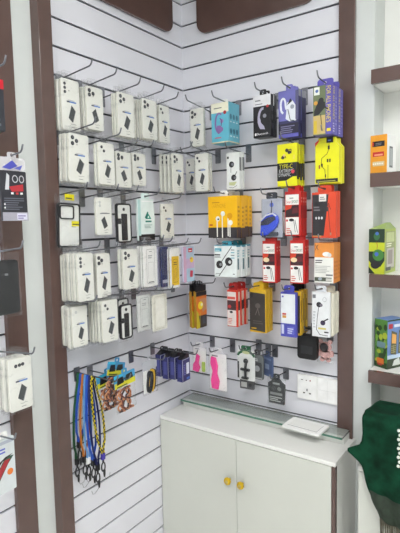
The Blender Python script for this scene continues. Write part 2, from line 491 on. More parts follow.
# sockets on the wall
def socket(x, label, holes):
    t = empty('wall_socket'); t.location = (x, -.0005, .862); tag(t, label, 'socket', 'white electric wall plates')
    b = MB(); b.prism(rrect(-.0455, .0455, 0, .108, .005), -.013, 0, WH); b.build('cover', t, .002)
    k = front_ink(.091, .108, -.0132); k.rect(.06, .05, .94, .95, M((240, 240, 239), .3))
    if holes:
        D = M((40, 40, 42))
        for u, v, a, h_ in ((.5, .40, .05, .10), (.35, .27, .10, .05), (.65, .27, .10, .05)): k.rect(u - a / 2, v - h_ / 2, u + a / 2, v + h_ / 2, D)
        k.rect(.20, .78, .30, .81, D); k.rect(.44, .78, .5, .81, D); k.ell(.66, .80, .035, M((150, 60, 50)))
    else:
        k.rect(.1, .5, .9, .506, M((190, 190, 188))); k.rect(.497, .1, .503, .9, M((205, 205, 203)))
    k.build('socket_face' if holes else 'blank_face', t)
socket(.6435, 'white wall socket with three pin holes, beside the blank plate', True)
socket(.7345, 'blank white wall plate between the socket and brown post', False)

# ==================================================================== SHELVES
for z0, z1, lb in ((2.137, 2.188, 'topmost empty white shelf with a thick brown front edge'), (1.757, 1.809, 'white brown-edged shelf carrying the orange carton'),
                   (1.376, 1.426, 'white brown-edged shelf carrying the pointed green carton'), (.998, 1.046, 'lowest white brown-edged shelf carrying the keypad phone carton')):
    s = empty('wall_shelf'); s.location = (1.25, 0, z0); tag(s, lb, 'shelf', 'white shelves with brown edges')
    b = MB(); b.box(-.334, .346, -.038, .128, .002, z1 - z0, WHITE); b.build('board', s)
    b = MB(); b.box(-.336, .347, -.055, -.038, 0, z1 - z0 + .0005, BROWN); b.build('front_edge', s, .0012)

def carton(name, x, y, z, th, w, d, h, m_front, m_side, label):
    """shelf box: nearest corner at (x, y); local front face runs to -x, side face to +y"""
    t = empty(name); t.location = (x, y, z + .0006); t.rotation_euler = (0, 0, -th); tag(t, label, 'box', 'cartons on the white shelves')
    b = MB(); b.box(-w, 0, 0, d, 0, h, m_side); b.build('box_body', t, .001)
    f = Ink((-w, 0, 0), (w, 0, 0), (0, 0, h)); s = Ink((0, 0, 0), (0, d, 0), (0, 0, h))
    f.rect(0, 0, 1, 1, m_front)
    return t, f, s
t, f, s = carton('phone_carton', .969, -.03, 1.809, .14, .064, .085, .143, ORANGE, WH, 'orange and white carton on the second shelf down')
f.rect(.12, .70, .85, .84, BLACK); f.rect(.1, .72, .2, .82, M((190, 50, 40))); f.bars(.3, .735, .8, .81, 2, M((120, 120, 124)))
f.rect(.14, .44, .82, .56, RED); f.bars(.24, .46, .78, .55, 1, M((232, 150, 120))); f.rect(.14, .19, .85, .31, M((206, 188, 150)))
for i in range(5): f.ell(.2 + .13 * i, .25, .045, M((236, 232, 222)))
s.rect(.25, .15, .62, .70, M((96, 100, 100))); s.rect(.3, .2, .57, .65, M((168, 172, 172)))
f.build('printed_front', t); s.build('printed_side', t)

t, f, s = carton('phone_carton', .966, -.036, 1.426, .06, .06, .135, .172, M((186, 196, 40)), M((168, 186, 84)), 'green and yellow carton with a pointed lid on the third shelf')
f.rect(0, .70, 1, 1, M((28, 52, 34))); f.ell(.5, .84, .2, M((52, 104, 60)), .09); f.ell(.52, .9, .11, M((70, 110, 190)))
f.poly([(0, .5), (1, .5), (1, .30), (.75, .16), (.3, .16), (0, .3)], M((24, 44, 30))); f.ell(.6, .42, .36, M((62, 120, 50)), .13); f.ell(.5, .44, .13, M((66, 100, 190)))
f.ell(.42, .2, .3, BLACK, .09); f.poly([(0, 0), (.4, 0), (0, .16)], M((24, 44, 30))); f.line([(.5, .72), (.55, .62), (.52, .55)], .002, M((150, 60, 40)))
s.rect(.08, .08, .92, .94, M((150, 160, 110))); s.rect(.15, .70, .85, .92, M((196, 206, 150))); s.rect(.2, .12, .85, .56, M((190, 186, 180))); s.rect(.3, .2, .7, .52, M((150, 140, 136))); s.rect(.1, .06, .55, .14, M((50, 56, 44)))
s.bars(.15, .6, .8, .7, 2, M((240, 240, 210)))
f.build('printed_front', t); s.build('printed_side', t)
b = MB(); b.add([(-.06, 0, .172), (0, 0, .172), (0, .135, .172), (-.06, .135, .172), (-.012, .05, .196), (-.012, .10, .196)],
                [(0, 1, 4), (1, 2, 5, 4), (2, 3, 5), (3, 0, 4, 5), (3, 2, 1, 0)], M((150, 172, 100))); b.build('lid', t)

t, f, s = carton('phone_carton', .973, -.004, 1.046, .47, .062, .095, .195, M((84, 132, 60)), M((108, 140, 196)), 'green and blue carton picturing a keypad phone, lowest shelf')
G1, G2, G3 = M((38, 66, 32)), M((120, 160, 62)), M((168, 182, 60))
rnd = random.Random(3)
for i in range(22):
    f.ell(rnd.uniform(.12, .88), rnd.uniform(.12, .93), rnd.uniform(.08, .2), rnd.choice([G1, G2, G3, G1]), rnd.uniform(.03, .07))
f.rect(.2, .42, .85, .54, M((110, 140, 150))); f.rect(0, 0, 1, .12, G1); f.rect(.2, .08, .75, .2, M((206, 110, 40))); f.rect(.25, .05, .6, .09, M((170, 40, 40)))
s.rect(0, .0, 1, .22, M((52, 66, 44))); s.rect(0, .2, 1, .28, M((190, 210, 230))); s.poly([(.3, .05), (.8, .05), (.7, .2), (.4, .16)], M((210, 216, 210))); s.rect(.0, .97, 1, 1, G1)
s.rect(.06, .82, .3, .92, M((188, 60, 70))); s.rect(.38, .84, .9, .90, M((220, 228, 240)))
for u0 in (.18, .62):
    s.poly([(u0, .3), (u0 + .34, .27), (u0 + .38, .72), (u0 + .05, .78)], M((96, 92, 64))); s.poly([(u0 + .07, .52), (u0 + .32, .50), (u0 + .34, .68), (u0 + .09, .72)], M((232, 172, 92)))
    for r_ in range(4):
        for c_ in range(3): s.ell(u0 + .08 + c_ * .09, .335 + r_ * .042, .03, M((190, 182, 120)), .013)
f.build('printed_front', t); s.build('printed_side', t)

# ==================================================================== GREEN CLOTH
def velvet():
    m = mat('green_velvet', (9, 50, 33), .85, var=.55, scale=22, spec=.15, bump=.6)
    b = m.node_tree.nodes['Principled BSDF']; b.inputs['Sheen Weight'].default_value = .06; b.inputs['Sheen Roughness'].default_value = .4
    b.inputs['Sheen Tint'].default_value = (.2, .7, .45, 1)
    return m
VEL = velvet(); HEM = mat('hem_band', (38, 50, 38), .8, var=.3, scale=60); FRI = mat('fringe_thread', (82, 78, 64), .8, var=.3, scale=80)
PEARL = mat('pearl_bead', (226, 228, 220), .25, var=.03)
cl = empty('velvet_cloth'); cl.location = (1.08, -.14, .7475); tag(cl, 'dark green velvet cloth with a fringe hanging over the cabinet front', 'cloth')
def cloth_path(s):
    """profile (y, z, dx) at s in 0..1 from the back foot over the crest down to the hem; local to cl"""
    key = [(0, .11, .003, .0), (.12, .105, .12, 0), (.2, .07, .195, 0), (.28, 0, .207, 0), (.38, -.105, .212, -.006), (.43, -.128, .195, -.006), (.55, -.132, .10, -.004), (.62, -.135, .055, -.03),
           (.66, -.135, .03, -.005), (.76, -.133, -.03, .008), (.88, -.132, -.09, .03), (1, -.133, -.15, .06)]
    for (a, *p), (c, *q) in zip(key, key[1:]):
        if s <= c:
            f_ = (s - a) / (c - a); return [p[i] + (q[i] - p[i]) * f_ for i in range(3)]
    return key[-1][1:]
NS, NT = 60, 44; vs = []; fs = []
for i in range(NS + 1):
    s_ = i / NS; y, z, dx = cloth_path(s_)
    for j in range(NT + 1):
        u = j / NT
        # edge outline: straight at the crest, pulled out into a point where it meets the cabinet top
        sp = math.exp(-((s_ - .59) / (.034 if s_ < .59 else .02)) ** 2) * .038 * max(0, 1 - u * 6)
        x = -.115 + .40 * u + dx * max(0, 1 - u * 1.3) - sp
        hang = max(0, (s_ - .55) / .45)
        fold = .010 * sin(u * 21 + s_ * 3) * (.3 + hang) + .006 * sin(u * 9 - s_ * 9) + .004 * sin(s_ * 33 + u * 6)
        zz = z - hang * .03 * sin(u * 3.0)
        if s_ > .08: y2 = y - abs(fold) if s_ > .4 else y + fold * .4
        else: y2 = y
        vs.append((x, y2 - .006 * (s_ > .5), zz + (fold * .4 if .2 < s_ < .5 else 0)))
for i in range(NS):
    for j in range(NT):
        a = i * (NT + 1) + j; fs.append((a, a + 1, a + NT + 2, a + NT + 1))
b = MB(); cut = int(NS * .82) * NT
b.add(vs, fs[:cut], VEL, True); b2 = len(b.v)
k_ = b.mi(HEM)
for f_ in fs[cut:]: b.f.append(list(f_)); b.m.append(k_); b.sm.append(True)
for ii in (0,):                                  # close the folded end so that the pile reads solid
    pass
o = b.build('cloth', cl); sd = o.modifiers.new('thick', 'SOLIDIFY'); sd.thickness = .004; sd.offset = 1
fr = MB(); rnd = random.Random(5)
last = vs[NS * (NT + 1):]
for j in range(0, 150):
    q = j / 150 * NT; a = last[int(q)]; c2 = last[min(NT, int(q) + 1)]; f_ = q - int(q)
    x, y, z = [a[k] + (c2[k] - a[k]) * f_ for k in range(3)]
    L = rnd.uniform(.06, .085); sw = rnd.uniform(-.006, .006)
    fr.tube([(x, y, z + .002), (x + sw * .4, y - .001 + rnd.uniform(-.003, .003), z - L * .5), (x + sw, y + rnd.uniform(-.003, .003), z - L)], .0013, FRI, 4)
fo = fr.build('fringe', cl); fo['kind'] = 'stuff'
for k in range(9):
    b = MB(); b.ball((.0, 0, 0), .0055, PEARL, 12); pb = b.build('pearl_bead', cl)
    zz = .185 - k * .0155; pb.location = (.005 + .004 * (k % 2), -.1535, zz)

# ==================================================================== WHITE CASES, LONG SLAT WALL
A = case_stack
A('L', -.752, 1.976, .082, .178, .062, 3, .014, ['col', 'ring'], 'topmost bundle touching the brown post', 1, ext=.115)
A('L', -.655, 1.989, .081, .155, .082, 3, .014, ['mirror', 'tri', 'ring'], 'topmost bundle second from the post', 2, ext=.115)
A('L', -.541, 1.974, .089, .163, .13, 3, .013, ['tri', 'ring'], 'topmost bundle third from the post', 3)
A('L', -.403, 1.983, .089, .157, .13, 4, .013, ['tri', 'pair', 'ring'], 'topmost bundle fourth from the post', 4)
A('L', -.285, 1.985, .070, .155, .11, 2, .014, ['pair', 'ring'], 'topmost bundle nearest the wall corner'.replace('nearest', 'next to'), 5)
A('L', -.762, 1.790, .090, .168, .102, 4, .014, ['tri', 'col', 'ring'], 'second-row bundle touching the post', 6, roll=.03, ext=.09)
A('L', -.653, 1.785, .079, .152, .13, 2, .014, ['pair', 'ring'], 'second-row bundle second from the post', 7)
A('L', -.544, 1.782, .084, .136, .11, 2, .013, ['mirror', 'ring'], 'second-row bundle third from the post', 8)
A('L', -.442, 1.794, .078, .130, .10, 2, .012, ['mirror', 'ring'], 'second-row bundle fourth from the post', 9)
A('L', -.235, 1.773, .076, .166, .14, 4, .022, ['tri', 'pair', 'tri'], 'second-row bundle filling the corner', 10)
A('R', .170, 1.982, .072, .165, .13, 2, .014, ['tri', 'ring'], 'topmost bundle beside the turquoise box', 11)
A('R', .198, 1.779, .070, .166, .14, 3, .014, ['pair', 'ring'], 'bundle between corner and clear earphone box', 12)
A('R', .078, 1.792, .060, .150, .055, 1, .014, 'pair', 'the hook tucked deepest in the corner', 13)
A('L', -.667, 1.600, .079, .138, .12, 1, .014, 'faint', 'the hook between two black-framed cases', 14)
A('L', -.292, 1.574, .084, .148, .12, 1, .014, 'pair', 'the third-row hook next to the corner', 15)
A('L', -.785, 1.369, .073, .169, .14, 7, .0135, ['col', 'ring'], 'thick fourth-row bundle at the post', 16)
A('L', -.690, 1.368, .068, .163, .13, 3, .013, ['tri', 'col', 'ring'], 'fourth-row bundle beside the thick one', 17)
A('L', -.545, 1.382, .086, .157, .13, 2, .014, ['tri', 'ring'], 'fourth-row bundle beside the outline templates', 18)
A('L', -.788, 1.201, .069, .147, .102, 4, .0145, ['ring', 'ring'], 'lowest bundle touching the brown post', 19, ext=.09)
A('L', -.675, 1.200, .079, .156, .14, 5, .0155, ['pair', 'ring'], 'lowest bundle beside the black-bordered cases', 20)
A('L', -1.066, 1.066, .081, .165, .14, 4, .018, ['row', 'ring'], 'lone bundle on the narrow side panel', 21)

# ---- black framed cases in bags
def framed_case(w, h, style, seed):
    t = empty('phone_case_pack'); T = .010
    inn = M((222, 224, 220), .3)
    b = MB(); b.prism(rrect(-w / 2 + .003, w / 2 - .003, .003, h - .003, .010), -T / 2 + .001, T / 2, inn); b.build('back_panel', t)
    b = MB(); b.ring(rrect(-w / 2, w / 2, 0, h, .013), rrect(-w / 2 + .0062, w / 2 - .0062, .0062, h - .0062, .008), -T / 2 - .001, T / 2, BLACK); b.build('bumper_frame', t, .0008)
    if style == 'camera':
        b = MB(); x0, x1, z0, z1 = -w / 2 + .006, w / 2 - .030, h - .058, h - .008
        b.ring(rrect(x0, x1, z0, z1, .009), rrect(x0 + .0045, x1 - .0045, z0 + .0045, z1 - .0045, .006), -T / 2 - .003, -T / 2, BLACK); b.build('camera_bump', t)
        k = front_ink(w, h, -T / 2 + .001); y_ = M((226, 214, 20))
        k.rect(.60, .48, .98, .60, y_); k.bars(.64, .51, .94, .57, 1, M((90, 84, 20))); k.rect(.60, .46, .8, .475, GREY); k.build('yellow_sticker', t)
        k = front_ink(w, h, -T / 2); k.rect(.30, 1.06, .72, 1.20, y_); k.bars(.34, 1.09, .66, 1.15, 1, M((90, 84, 20))); k.build('header_sticker', t)
    else:
        b = MB(); b.prism(rrect(-w * .19, w * .20, h * .06, h * .74, .004), -T / 2 - .001, -T / 2 + .002, BLACK); b.build('dark_insert', t)
        b = MB(); b.prism(rrect(-w * .52, -w * .25, h * .48, h * .62, .003), -T / 2 - .003, -T / 2, BLACK); b.lathe([(.006, 0), (.006, .002)], BLACK, (-w * .02, -T / 2, h * .85), 'y', 12); b.build('ring_clip', t)
    pouch(t, w + .018, -.010, h + .03, T + .006, FILM, seed); hang_tab(t, w * .7, h + .026, h + .048, .0006, FILM, .005, h + .036)
    return t, T
o, T = framed_case(.100, .158, 'camera', 31); place(o, 'L', -.794, 1.559, .072, T, 0, .04); tag(o, 'clear phone case with black frame and yellow stickers, beside brown post', 'phone case', 'black framed phone cases')
peg('L', -.790, 1.559 + .158 + .036 - .007, .17, 'holding the black-framed case with yellow stickers')
o, T = framed_case(.080, .152, 'strip', 32); place(o, 'L', -.572, 1.566, .13, T); tag(o, 'black-bordered white case with dark centre strip beside the mint pack', 'phone case', 'black framed phone cases')
peg('L', -.572, 1.566 + .152 + .036 - .013, .205, 'holding the black-bordered case beside the mint pack')
o, T = framed_case(.066, .137, 'strip', 33); place(o, 'L', -.589, 1.191, .14, T); tag(o, 'black-bordered white case with dark strip in the lowest case row', 'phone case', 'black framed phone cases')
o2 = copy_tree(o); place(o2, 'L', -.583, 1.212, .118, T, .05); o2['label'] = 'black-bordered case half hidden behind its twin in the lowest row'
peg('L', -.589, 1.191 + .137 + .040 - .014, .215, 'holding two black-bordered cases, lowest case row')

# ---- mint pouch
t = empty('cable_pouch'); w, h = .098, .168
b = MB(); b.prism([(-w / 2, 0), (w / 2, 0), (w / 2 + .003, h * .5), (w / 2 - .004, h), (-w / 2 - .002, h), (-w / 2 - .004, h * .5)], -.005, .005, M((218, 230, 228), .3)); b.build('pouch_body', t, .001)
k = front_ink(w, h, -.005); k.rect(.0, 0, 1, .15, BLACK); k.bars(.1, .03, .9, .10, 2, GREY)
k.rect(-.02, .12, .14, .98, M((176, 208, 206)))
k.poly([(.42, .52), (.60, .52), (.80, .52), (.60, .66)], M((24, 138, 120))); k.poly([(.50, .53), (.62, .68), (.55, .70), (.38, .55)], M((20, 110, 100))); k.poly([(.56, .55), (.66, .55), (.61, .60)], WH)
k.rect(.42, .44, .80, .48, M((40, 120, 110))); k.bars(.35, .30, .85, .40, 3, M((150, 176, 174))); k.rect(.2, .93, .95, .96, M((236, 240, 240)))
k.build('printed_front', t); hang_tab(t, .05, h - .002, h + .024, .001, M((214, 232, 230), .3), .005)
place(t, 'L', -.442, 1.570, .13, .01); tag(t, 'mint green pouch with a teal triangle logo and black foot', 'cable pouch')
peg('L', -.442, 1.570 + h + .011 - .013, .2, 'holding the mint green pouch')

# ---- screen protector templates and films
def template(w, h, style, seed):
    t = empty('screen_protector_pack'); T = .006
    body = {'outline': WH, 'grey': M((212, 214, 212)), 'blank': M((228, 226, 214)), 'lilac': M((178, 176, 204), .2), 'navy': M((50, 54, 96), .2), 'yellow': WH}[style]
    b = MB(); b.prism(rrect(-w / 2, w / 2, 0, h, .007), -T / 2, T / 2, body); b.build('sleeve', t, .0006)
    k = front_ink(w, h, -T / 2); D = M((84, 86, 90))
    if style in ('outline', 'grey'):
        q = rrect(.2, .8, .08, .92, .06); k.line(q + [q[0]], .0011, D); k.rect(.4, .86, .6, .872, D)
        k.line([(.30, .2), (.30, .6), (.7, .6), (.7, .2)], .0008, M((150, 150, 152))); k.rect(.3, .1, .7, .12, D); k.bars(.3, .7, .7, .8, 2, M((170, 170, 172)))
    elif style == 'blank':
        q = rrect(.12, .88, .05, .95, .07); k.line(q + [q[0]], .0016, M((196, 194, 182))); k.poly(rrect(.2, .8, .1, .9, .05), M((238, 237, 228)))
    elif style == 'yellow':
        k.poly(rrect(.12, .9, .06, .80, .04), M((232, 190, 34))); D2 = M((128, 100, 20)); q = rrect(.25, .75, .14, .72, .05); k.line(q + [q[0]], .0012, D2)
        k.line([(.4, .2), (.42, .45), (.6, .5), (.58, .25)], .001, D2); k.bars(.3, .58, .7, .68, 2, D2)
    elif style == 'lilac': k.rect(.1, .05, .3, .95, M((206, 204, 222))); k.bars(.4, .1, .8, .2, 2, M((120, 118, 150)))
    else: k.rect(.15, .1, .85, .18, M((170, 172, 190))); k.rect(.1, .3, .9, .94, M((38, 42, 84)))
    k.build('printed_front', t)
    pouch(t, w + .012, -.006, h + .012, T + .004, FILM, seed); hang_tab(t, w * .7, h + .008, h + .030, .0006, FILM, .005, h + .018)
    return t, T
SG = 'screen protector packs'
def tstack(wall, c, z0, w, h, off, n, sp, style, labels, seed, pegtxt):
    o, T = template(w, h, style, seed)
    for i in range(n):
        q = o if i == 0 else copy_tree(o); rnd = random.Random(seed + i)
        place(q, wall, c + (rnd.uniform(-.003, .003) if i else 0), z0 + (rnd.uniform(-.003, .003) if i else 0), off - i * sp, T); tag(q, labels[i], 'screen protector', SG)
    if pegtxt: peg(wall, c, z0 + h + .017 - off * .1, off + .07, pegtxt)
tstack('L', -.449, 1.382, .082, .165, .15, 3, .014, 'outline', ['frontmost white screen protector card with a black phone outline', 'second white phone outline card back, fourth row', 'third white phone outline card back, fourth row'], 41, 'holding three white phone outline cards')
tstack('L', -.338, 1.365, .050, .174, .134, 1, .01, 'navy', ['navy blue screen film pack beside the yellow template'], 42, None)
tstack('L', -.350, 1.367, .066, .172, .116, 1, .01, 'lilac', ['lilac screen film pack between the outline cards and navy pack'], 43, 'holding the lilac and navy film packs')
tstack('L', -.287, 1.357, .066, .172, .15, 2, .014, 'yellow', ['frontmost yellow phone template in a clear white bag', 'second yellow phone template tucked behind the front one'], 44, 'holding two yellow phone templates')
tstack('L', -.472, 1.203, .084, .145, .13, 1, .01, 'grey', ['pale grey outline template hanging in the lowest case row'], 45, 'holding the pale grey outline template')
tstack('L', -.398, 1.190, .092, .152, .15, 1, .01, 'blank', ['blank cream frame pack ending the lowest case row'], 46, 'holding the blank cream frame pack')
# ---- iridescent pack
t = empty('ring_light_pack'); w, h = .080, .158
b = MB(); b.prism(rrect(-w / 2, w / 2, 0, h, .004), -.006, .006, M((196, 192, 214), .15)); b.build('pack_body', t, .001)
k = front_ink(w, h, -.006); k.rect(0, .66, 1, 1, M((182, 200, 220), .15)); k.rect(0, .38, 1, .66, M((206, 178, 208), .15)); k.rect(0, 0, 1, .38, M((176, 204, 222), .15)); k.rect(0, 0, .25, 1, M((214, 174, 200), .15))
k.rect(.45, .84, .82, .95, M((200, 30, 44))); k.bars(.5, .87, .76, .92, 1, WH); k.ell(.74, .62, .16, M((236, 206, 60))); k.ell(.68, .66, .06, M((210, 120, 60))); k.poly([(.55, .14), (.8, .12), (.85, .3), (.6, .32)], M((196, 56, 80)))
k.build('printed_front', t); hang_tab(t, .05, h - .002, h + .024, .001, FILM2, .005)
place(t, 'L', -.199, 1.374, .16, .012); tag(t, 'pastel pink and blue pack with red badge hanging by the corner', 'accessory pack')
peg('L', -.199, 1.374 + h + .011 - .016, .225, 'holding the pastel pink and blue pack')
# ---- orange sachets
def sachet(seed):
    t = empty('cable_sachet'); w, h = .078, .170
    b = MB(); b.prism(rrect(-w / 2, w / 2, 0, h, .004), -.004, .004, M((60, 48, 40), .3), M((176, 128, 36))); b.build('sachet_body', t, .001)
    k = front_ink(w, h, -.004); k.rect(0, .34, 1, .88, M((214, 116, 38))); k.poly([(.3, .80), (1, .80), (1, .5), (.6, .42)], M((196, 138, 96))); k.ell(.4, .62, .24, M((240, 214, 40))); k.ell(.5, .64, .10, M((240, 236, 200)))
    k.poly([(0, 0), (.32, 0), (.2, .42), (0, .5)], M((196, 176, 36))); k.line([(.3, .05), (.35, .42)], .002, M((210, 190, 60))); k.rect(.55, .1, .9, .3, M((70, 72, 80))); k.rect(0, .90, 1, 1.0, BLACK)
    k.build('printed_front', t)
    b = MB(); b.prism(rrect(-w / 2, w / 2, h, h + .030, .003), -.0015, .0015, BLACK); b.build('header_card', t)
    hang_tab(t, .03, h + .028, h + .046, .001, BLACK, .005)
    return t
o = sachet(0)
for i in range(4):
    q = o if i == 0 else copy_tree(o); place(q, 'L', -.122 + .004 * (i % 2), 1.150 + .003 * (i % 2), .17 - i * .013, .008, [-.04, .03, -.02, .05][i])
    tag(q, ['frontmost orange and black sachet hanging low in the corner', 'second orange and black sachet back in the corner', 'third orange and black sachet back in the corner', 'rearmost orange and black sachet against the corner wall'][i], 'sachet', 'orange sachets')
peg('L', -.122, 1.150 + .17 + .037 - .017, .245, 'holding four orange and black sachets')

# ==================================================================== LOW ROW, LONG WALL
# lanyards
SB = mat('strap_blue', (36, 84, 190), .55, var=.08); SG_ = mat('strap_green', (34, 92, 52), .6, var=.1); SO = mat('strap_orange', (186, 112, 44), .6, var=.1)
SL = mat('strap_pale_blue', (104, 156, 212), .5, var=.06); SN = mat('strap_navy', (34, 40, 96), .6, var=.1); SV = mat('strap_violet', (66, 52, 160), .5, var=.1)
def checker():
    m = bpy.data.materials.new('strap_yellow_black'); m.use_nodes = True; nt = m.node_tree; b_ = nt.nodes['Principled BSDF']
    tc = nt.nodes.new('ShaderNodeTexCoord'); c = nt.nodes.new('ShaderNodeTexChecker'); c.inputs['Scale'].default_value = 110
    c.inputs['Color1'].default_value = (*lin((226, 206, 30)), 1); c.inputs['Color2'].default_value = (*lin((28, 28, 30)), 1)
    nt.links.new(tc.outputs['Object'], c.inputs['Vector']); nt.links.new(c.outputs['Color'], b_.inputs['Base Color']); return m
SY = checker()
def lanyard(m, L, sway, seed, w=.015, tailm=None, spread=.022):
    t = empty('lanyard'); rnd = random.Random(seed); b = MB()
    def strand(sg):
        P = [(0, 0, .0052), (sg * .006, 0, .001), (sg * .010, 0, -.03)]
        for k in range(1, 12):
            f_ = k / 11
            P.append((sg * (.010 + spread * sin(pi * min(1, f_ * 1.02)) * (.8 + .2 * sg)) * (1 if f_ < .9 else .5) + sway * f_, .0003 * sin(f_ * 6 + seed), -.03 - (L - .03) * f_))
        return P
    for sg in (-1, 1): b.ribbon(strand(sg), (sg * .06 + rnd.uniform(-.1, .1), 1, 0), w, .0014, m)
    b.build('strap', t)
    b = MB(); b.box(sway - .008, sway + .008, -.006, .006, -L - .022, -L + .003, tailm or BLACK); b.build('crimp', t, .002)
    b = MB(); z = -L - .022
    b.tube([(sway, 0, z), (sway, 0, z - .012)], .004, BLACK, 8)
    b.tube([(sway + .009 * cos(a), 0, z - .030 + .018 * sin(a)) for a in [2 * pi * k / 14 for k in range(14)]], .0028, BLACK, 6, closed=True)
    b.tube([(sway + .004, 0, z - .044), (sway + .006, .002, z - .062), (sway + .004, 0, z - .072)], [.005, .0045, .003], M((36, 34, 38)), 8)
    b.build('clasp', t)
    b = MB(); b.tube([(sway + .004, 0, z - .07), (sway + .016 * (1 if seed % 2 else -1), .004, z - .088), (sway + .030 * (1 if seed % 2 else -1), 0, z - .082), (sway + .034 * (1 if seed % 2 else -1), 0, z - .066)], .0007, BLACK, 5)
    b.build('cord_loop', t)
    return t
LY = [(SG_, .33, -.030, 'dark green lanyard, outermost of the hanging lanyards', None), (SB, .26, -.026, 'bright blue lanyard looping lowest against the wall side', None), (SO, .32, -.014, 'orange-brown lanyard between the green and blue ones', None),
      (SL, .325, -.006, 'pale blue narrow lanyard in the middle of the lanyards', WH), (SB, .335, .006, 'wide bright blue lanyard hanging over the black clasps', None), (SN, .355, .016, 'dark navy lanyard behind the yellow-black one', None),
      (SY, .315, .034, 'yellow and black checked lanyard with a violet clip', SV)]
zr = 1.072
for i, (m, L, sw, lb, tm) in enumerate(LY):
    t = lanyard(m, L, sw, i + 1, [.011, .0122, .010, .009, .0124, .0115, .011][i], tm, [.02, .016, .016, .01, .014, .016, .016][i])
    x = .016 + .0127 * i; t.location = (x, -.730, zr - .0035); t.rotation_euler = (0, 0, pi / 2); tag(t, lb, 'lanyard', 'lanyards on one hook')
tp = peg('L', -.730, zr, .22, 'carrying the lanyards', .0)
# charm bags
CB = [M((176, 104, 66)), M((120, 58, 44)), M((196, 134, 92)), M((64, 40, 38))]
def charm_bag(seed):
    t = empty('charm_bag'); rnd = random.Random(seed)
    b = MB(); b.prism(rrect(-.055, .055, .085, .135, .003), -.0015, .0015, M((70, 150, 196))); b.build('header_card', t)
    k = front_ink(.11, .05, -.0016, .085); k.rect(.0, .0, 1, .42, M((214, 208, 50))); k.poly([(.1, .25), (.45, .3), (.4, .8), (.15, .75)], BLACK); k.poly([(.5, .35), (.9, .4), (.85, .85), (.55, .8)], M((40, 44, 36))); k.bars(.1, .04, .9, .2, 1, M((52, 70, 40))); k.rect(.0, .82, .4, 1, M((60, 180, 214)))
    k.build('printed_header', t)
    b = MB()
    for j in range(9):
        x0 = rnd.uniform(-.035, .035); r = rnd.uniform(.010, .018); m = rnd.choice(CB)
        P = [(x0 + r * cos(k2 * .8 + j) * (1 - k2 / 30), rnd.uniform(-.004, .004), .075 - k2 * .0052 + r * .5 * sin(k2 * .8)) for k2 in range(15)]
        b.tube(P, .0036, m, 6)
        b.tube([(P[-1][0] - .004, 0, P[-1][2]), (P[-1][0] + .012, 0, P[-1][2] - .004)], .005, rnd.choice(CB), 6)
    b.build('coiled_charms', t)
    pouch(t, .11, -.012, .088, .016, FILM, seed); hang_tab(t, .03, .133, .152, .001, M((70, 150, 196)), .005)
    return t
o = charm_bag(3)
for i, (c, z, off, rl) in enumerate(((-.650, .946, .185, .05), (-.690, .985, .150, -.28), (-.655, .940, .112, .12))):
    q = o if i == 0 else copy_tree(o); place(q, 'L', c, z, off, .003, [.0, .15, -.1][i], -rl)
    tag(q, ['frontmost bag of orange-brown charms under a blue and yellow header', 'tilted bag of orange-brown charms, its blue header raised highest', 'rearmost bag of orange-brown charms closest to the slats'.replace('closest to', 'against')][i], 'charm bag', 'bags of orange-brown charms')
peg('L', -.664, 1.062, .22, 'carrying the orange-brown charm bags', 0)
# strap bag
t = empty('wrist_strap_bag')
b = MB(); b.prism(rrect(-.045, .045, .098, .135, .003), -.001, .001, M((186, 188, 196))); b.build('header_card', t)
def loop(m, cx, w_, h_, y, tilt, nm):
    b = MB(); P = [(cx + w_ * cos(a) + tilt * sin(a), y, .045 + h_ * sin(a)) for a in [2 * pi * k / 20 for k in range(21)]]
    b.ribbon(P, (0, 1, 0), .016, .004, m); b.build(nm, t)
loop(BLACK, -.010, .014, .044, -.006, .006, 'black_strap'); loop(M((228, 184, 40)), .014, .010, .046, .002, .004, 'yellow_strap'); loop(BLACK, .030, .008, .042, .008, .003, 'black_strap')
b = MB(); b.box(-.040, -.022, -.002, .002, .0, .095, WH); b.build('white_strap', t)
pouch(t, .092, -.01, .1, .024, FILM, 9); hang_tab(t, .03, .133, .152, .001, M((186, 188, 196)), .005)
place(t, 'L', -.428, .925, .11, .002); tag(t, 'clear bag of black and yellow wrist straps with grey header', 'strap bag')
peg('L', -.428, .925 + .1425, .19, 'holding the bag of wrist straps', .03)
# navy boxes
t = empty('charger_box'); w, h, d = .060, .100, .030
b = MB(); b.box(-w / 2, w / 2, -d / 2, d / 2, 0, h, NAVY); b.build('box_body', t, .001)
k = front_ink(w, h, -d / 2); k.rect(0, 0, .05, 1, M((196, 198, 214))); k.rect(.0, .97, 1, 1, M((170, 172, 196))); k.rect(.5, .3, .86, .8, M((214, 218, 230))); k.bars(.14, .3, .42, .8, 6, M((104, 110, 180))); k.rect(.5, .06, .9, .16, M((70, 110, 190)))
k.build('printed_front', t)
s = side_ink(-w / 2, -d, h, d / 2); s.rect(.2, .2, .8, .8, M((70, 74, 140))); s.build('printed_side', t)
b = MB(); b.prism([(-w / 2, h), (w / 2, h), (w / 2 - .002, h + .026), (-w / 2 + .022, h + .012)], -d / 2 + .004, d / 2 - .004, BLACK); b.build('top_flap', t)
hang_tab(t, .024, h + .014, h + .034, .001, BLACK, .0045)
for i in range(4):
    q = t if i == 0 else copy_tree(t); place(q, 'L', -.285 + .003 * (i % 2), .945 + .004 * (i % 2), .195 - i * .041, d, [.05, -.05, .06, -.03][i])
    tag(q, ['frontmost small navy charger box beside the wall corner', 'second small navy charger box from the hook tip', 'third small navy charger box from the hook tip', 'rearmost small navy charger box against the slats'][i], 'charger box', 'small navy charger boxes')
peg('L', -.285, .945 + h + .0255, .255, 'carrying the navy charger boxes', 0)

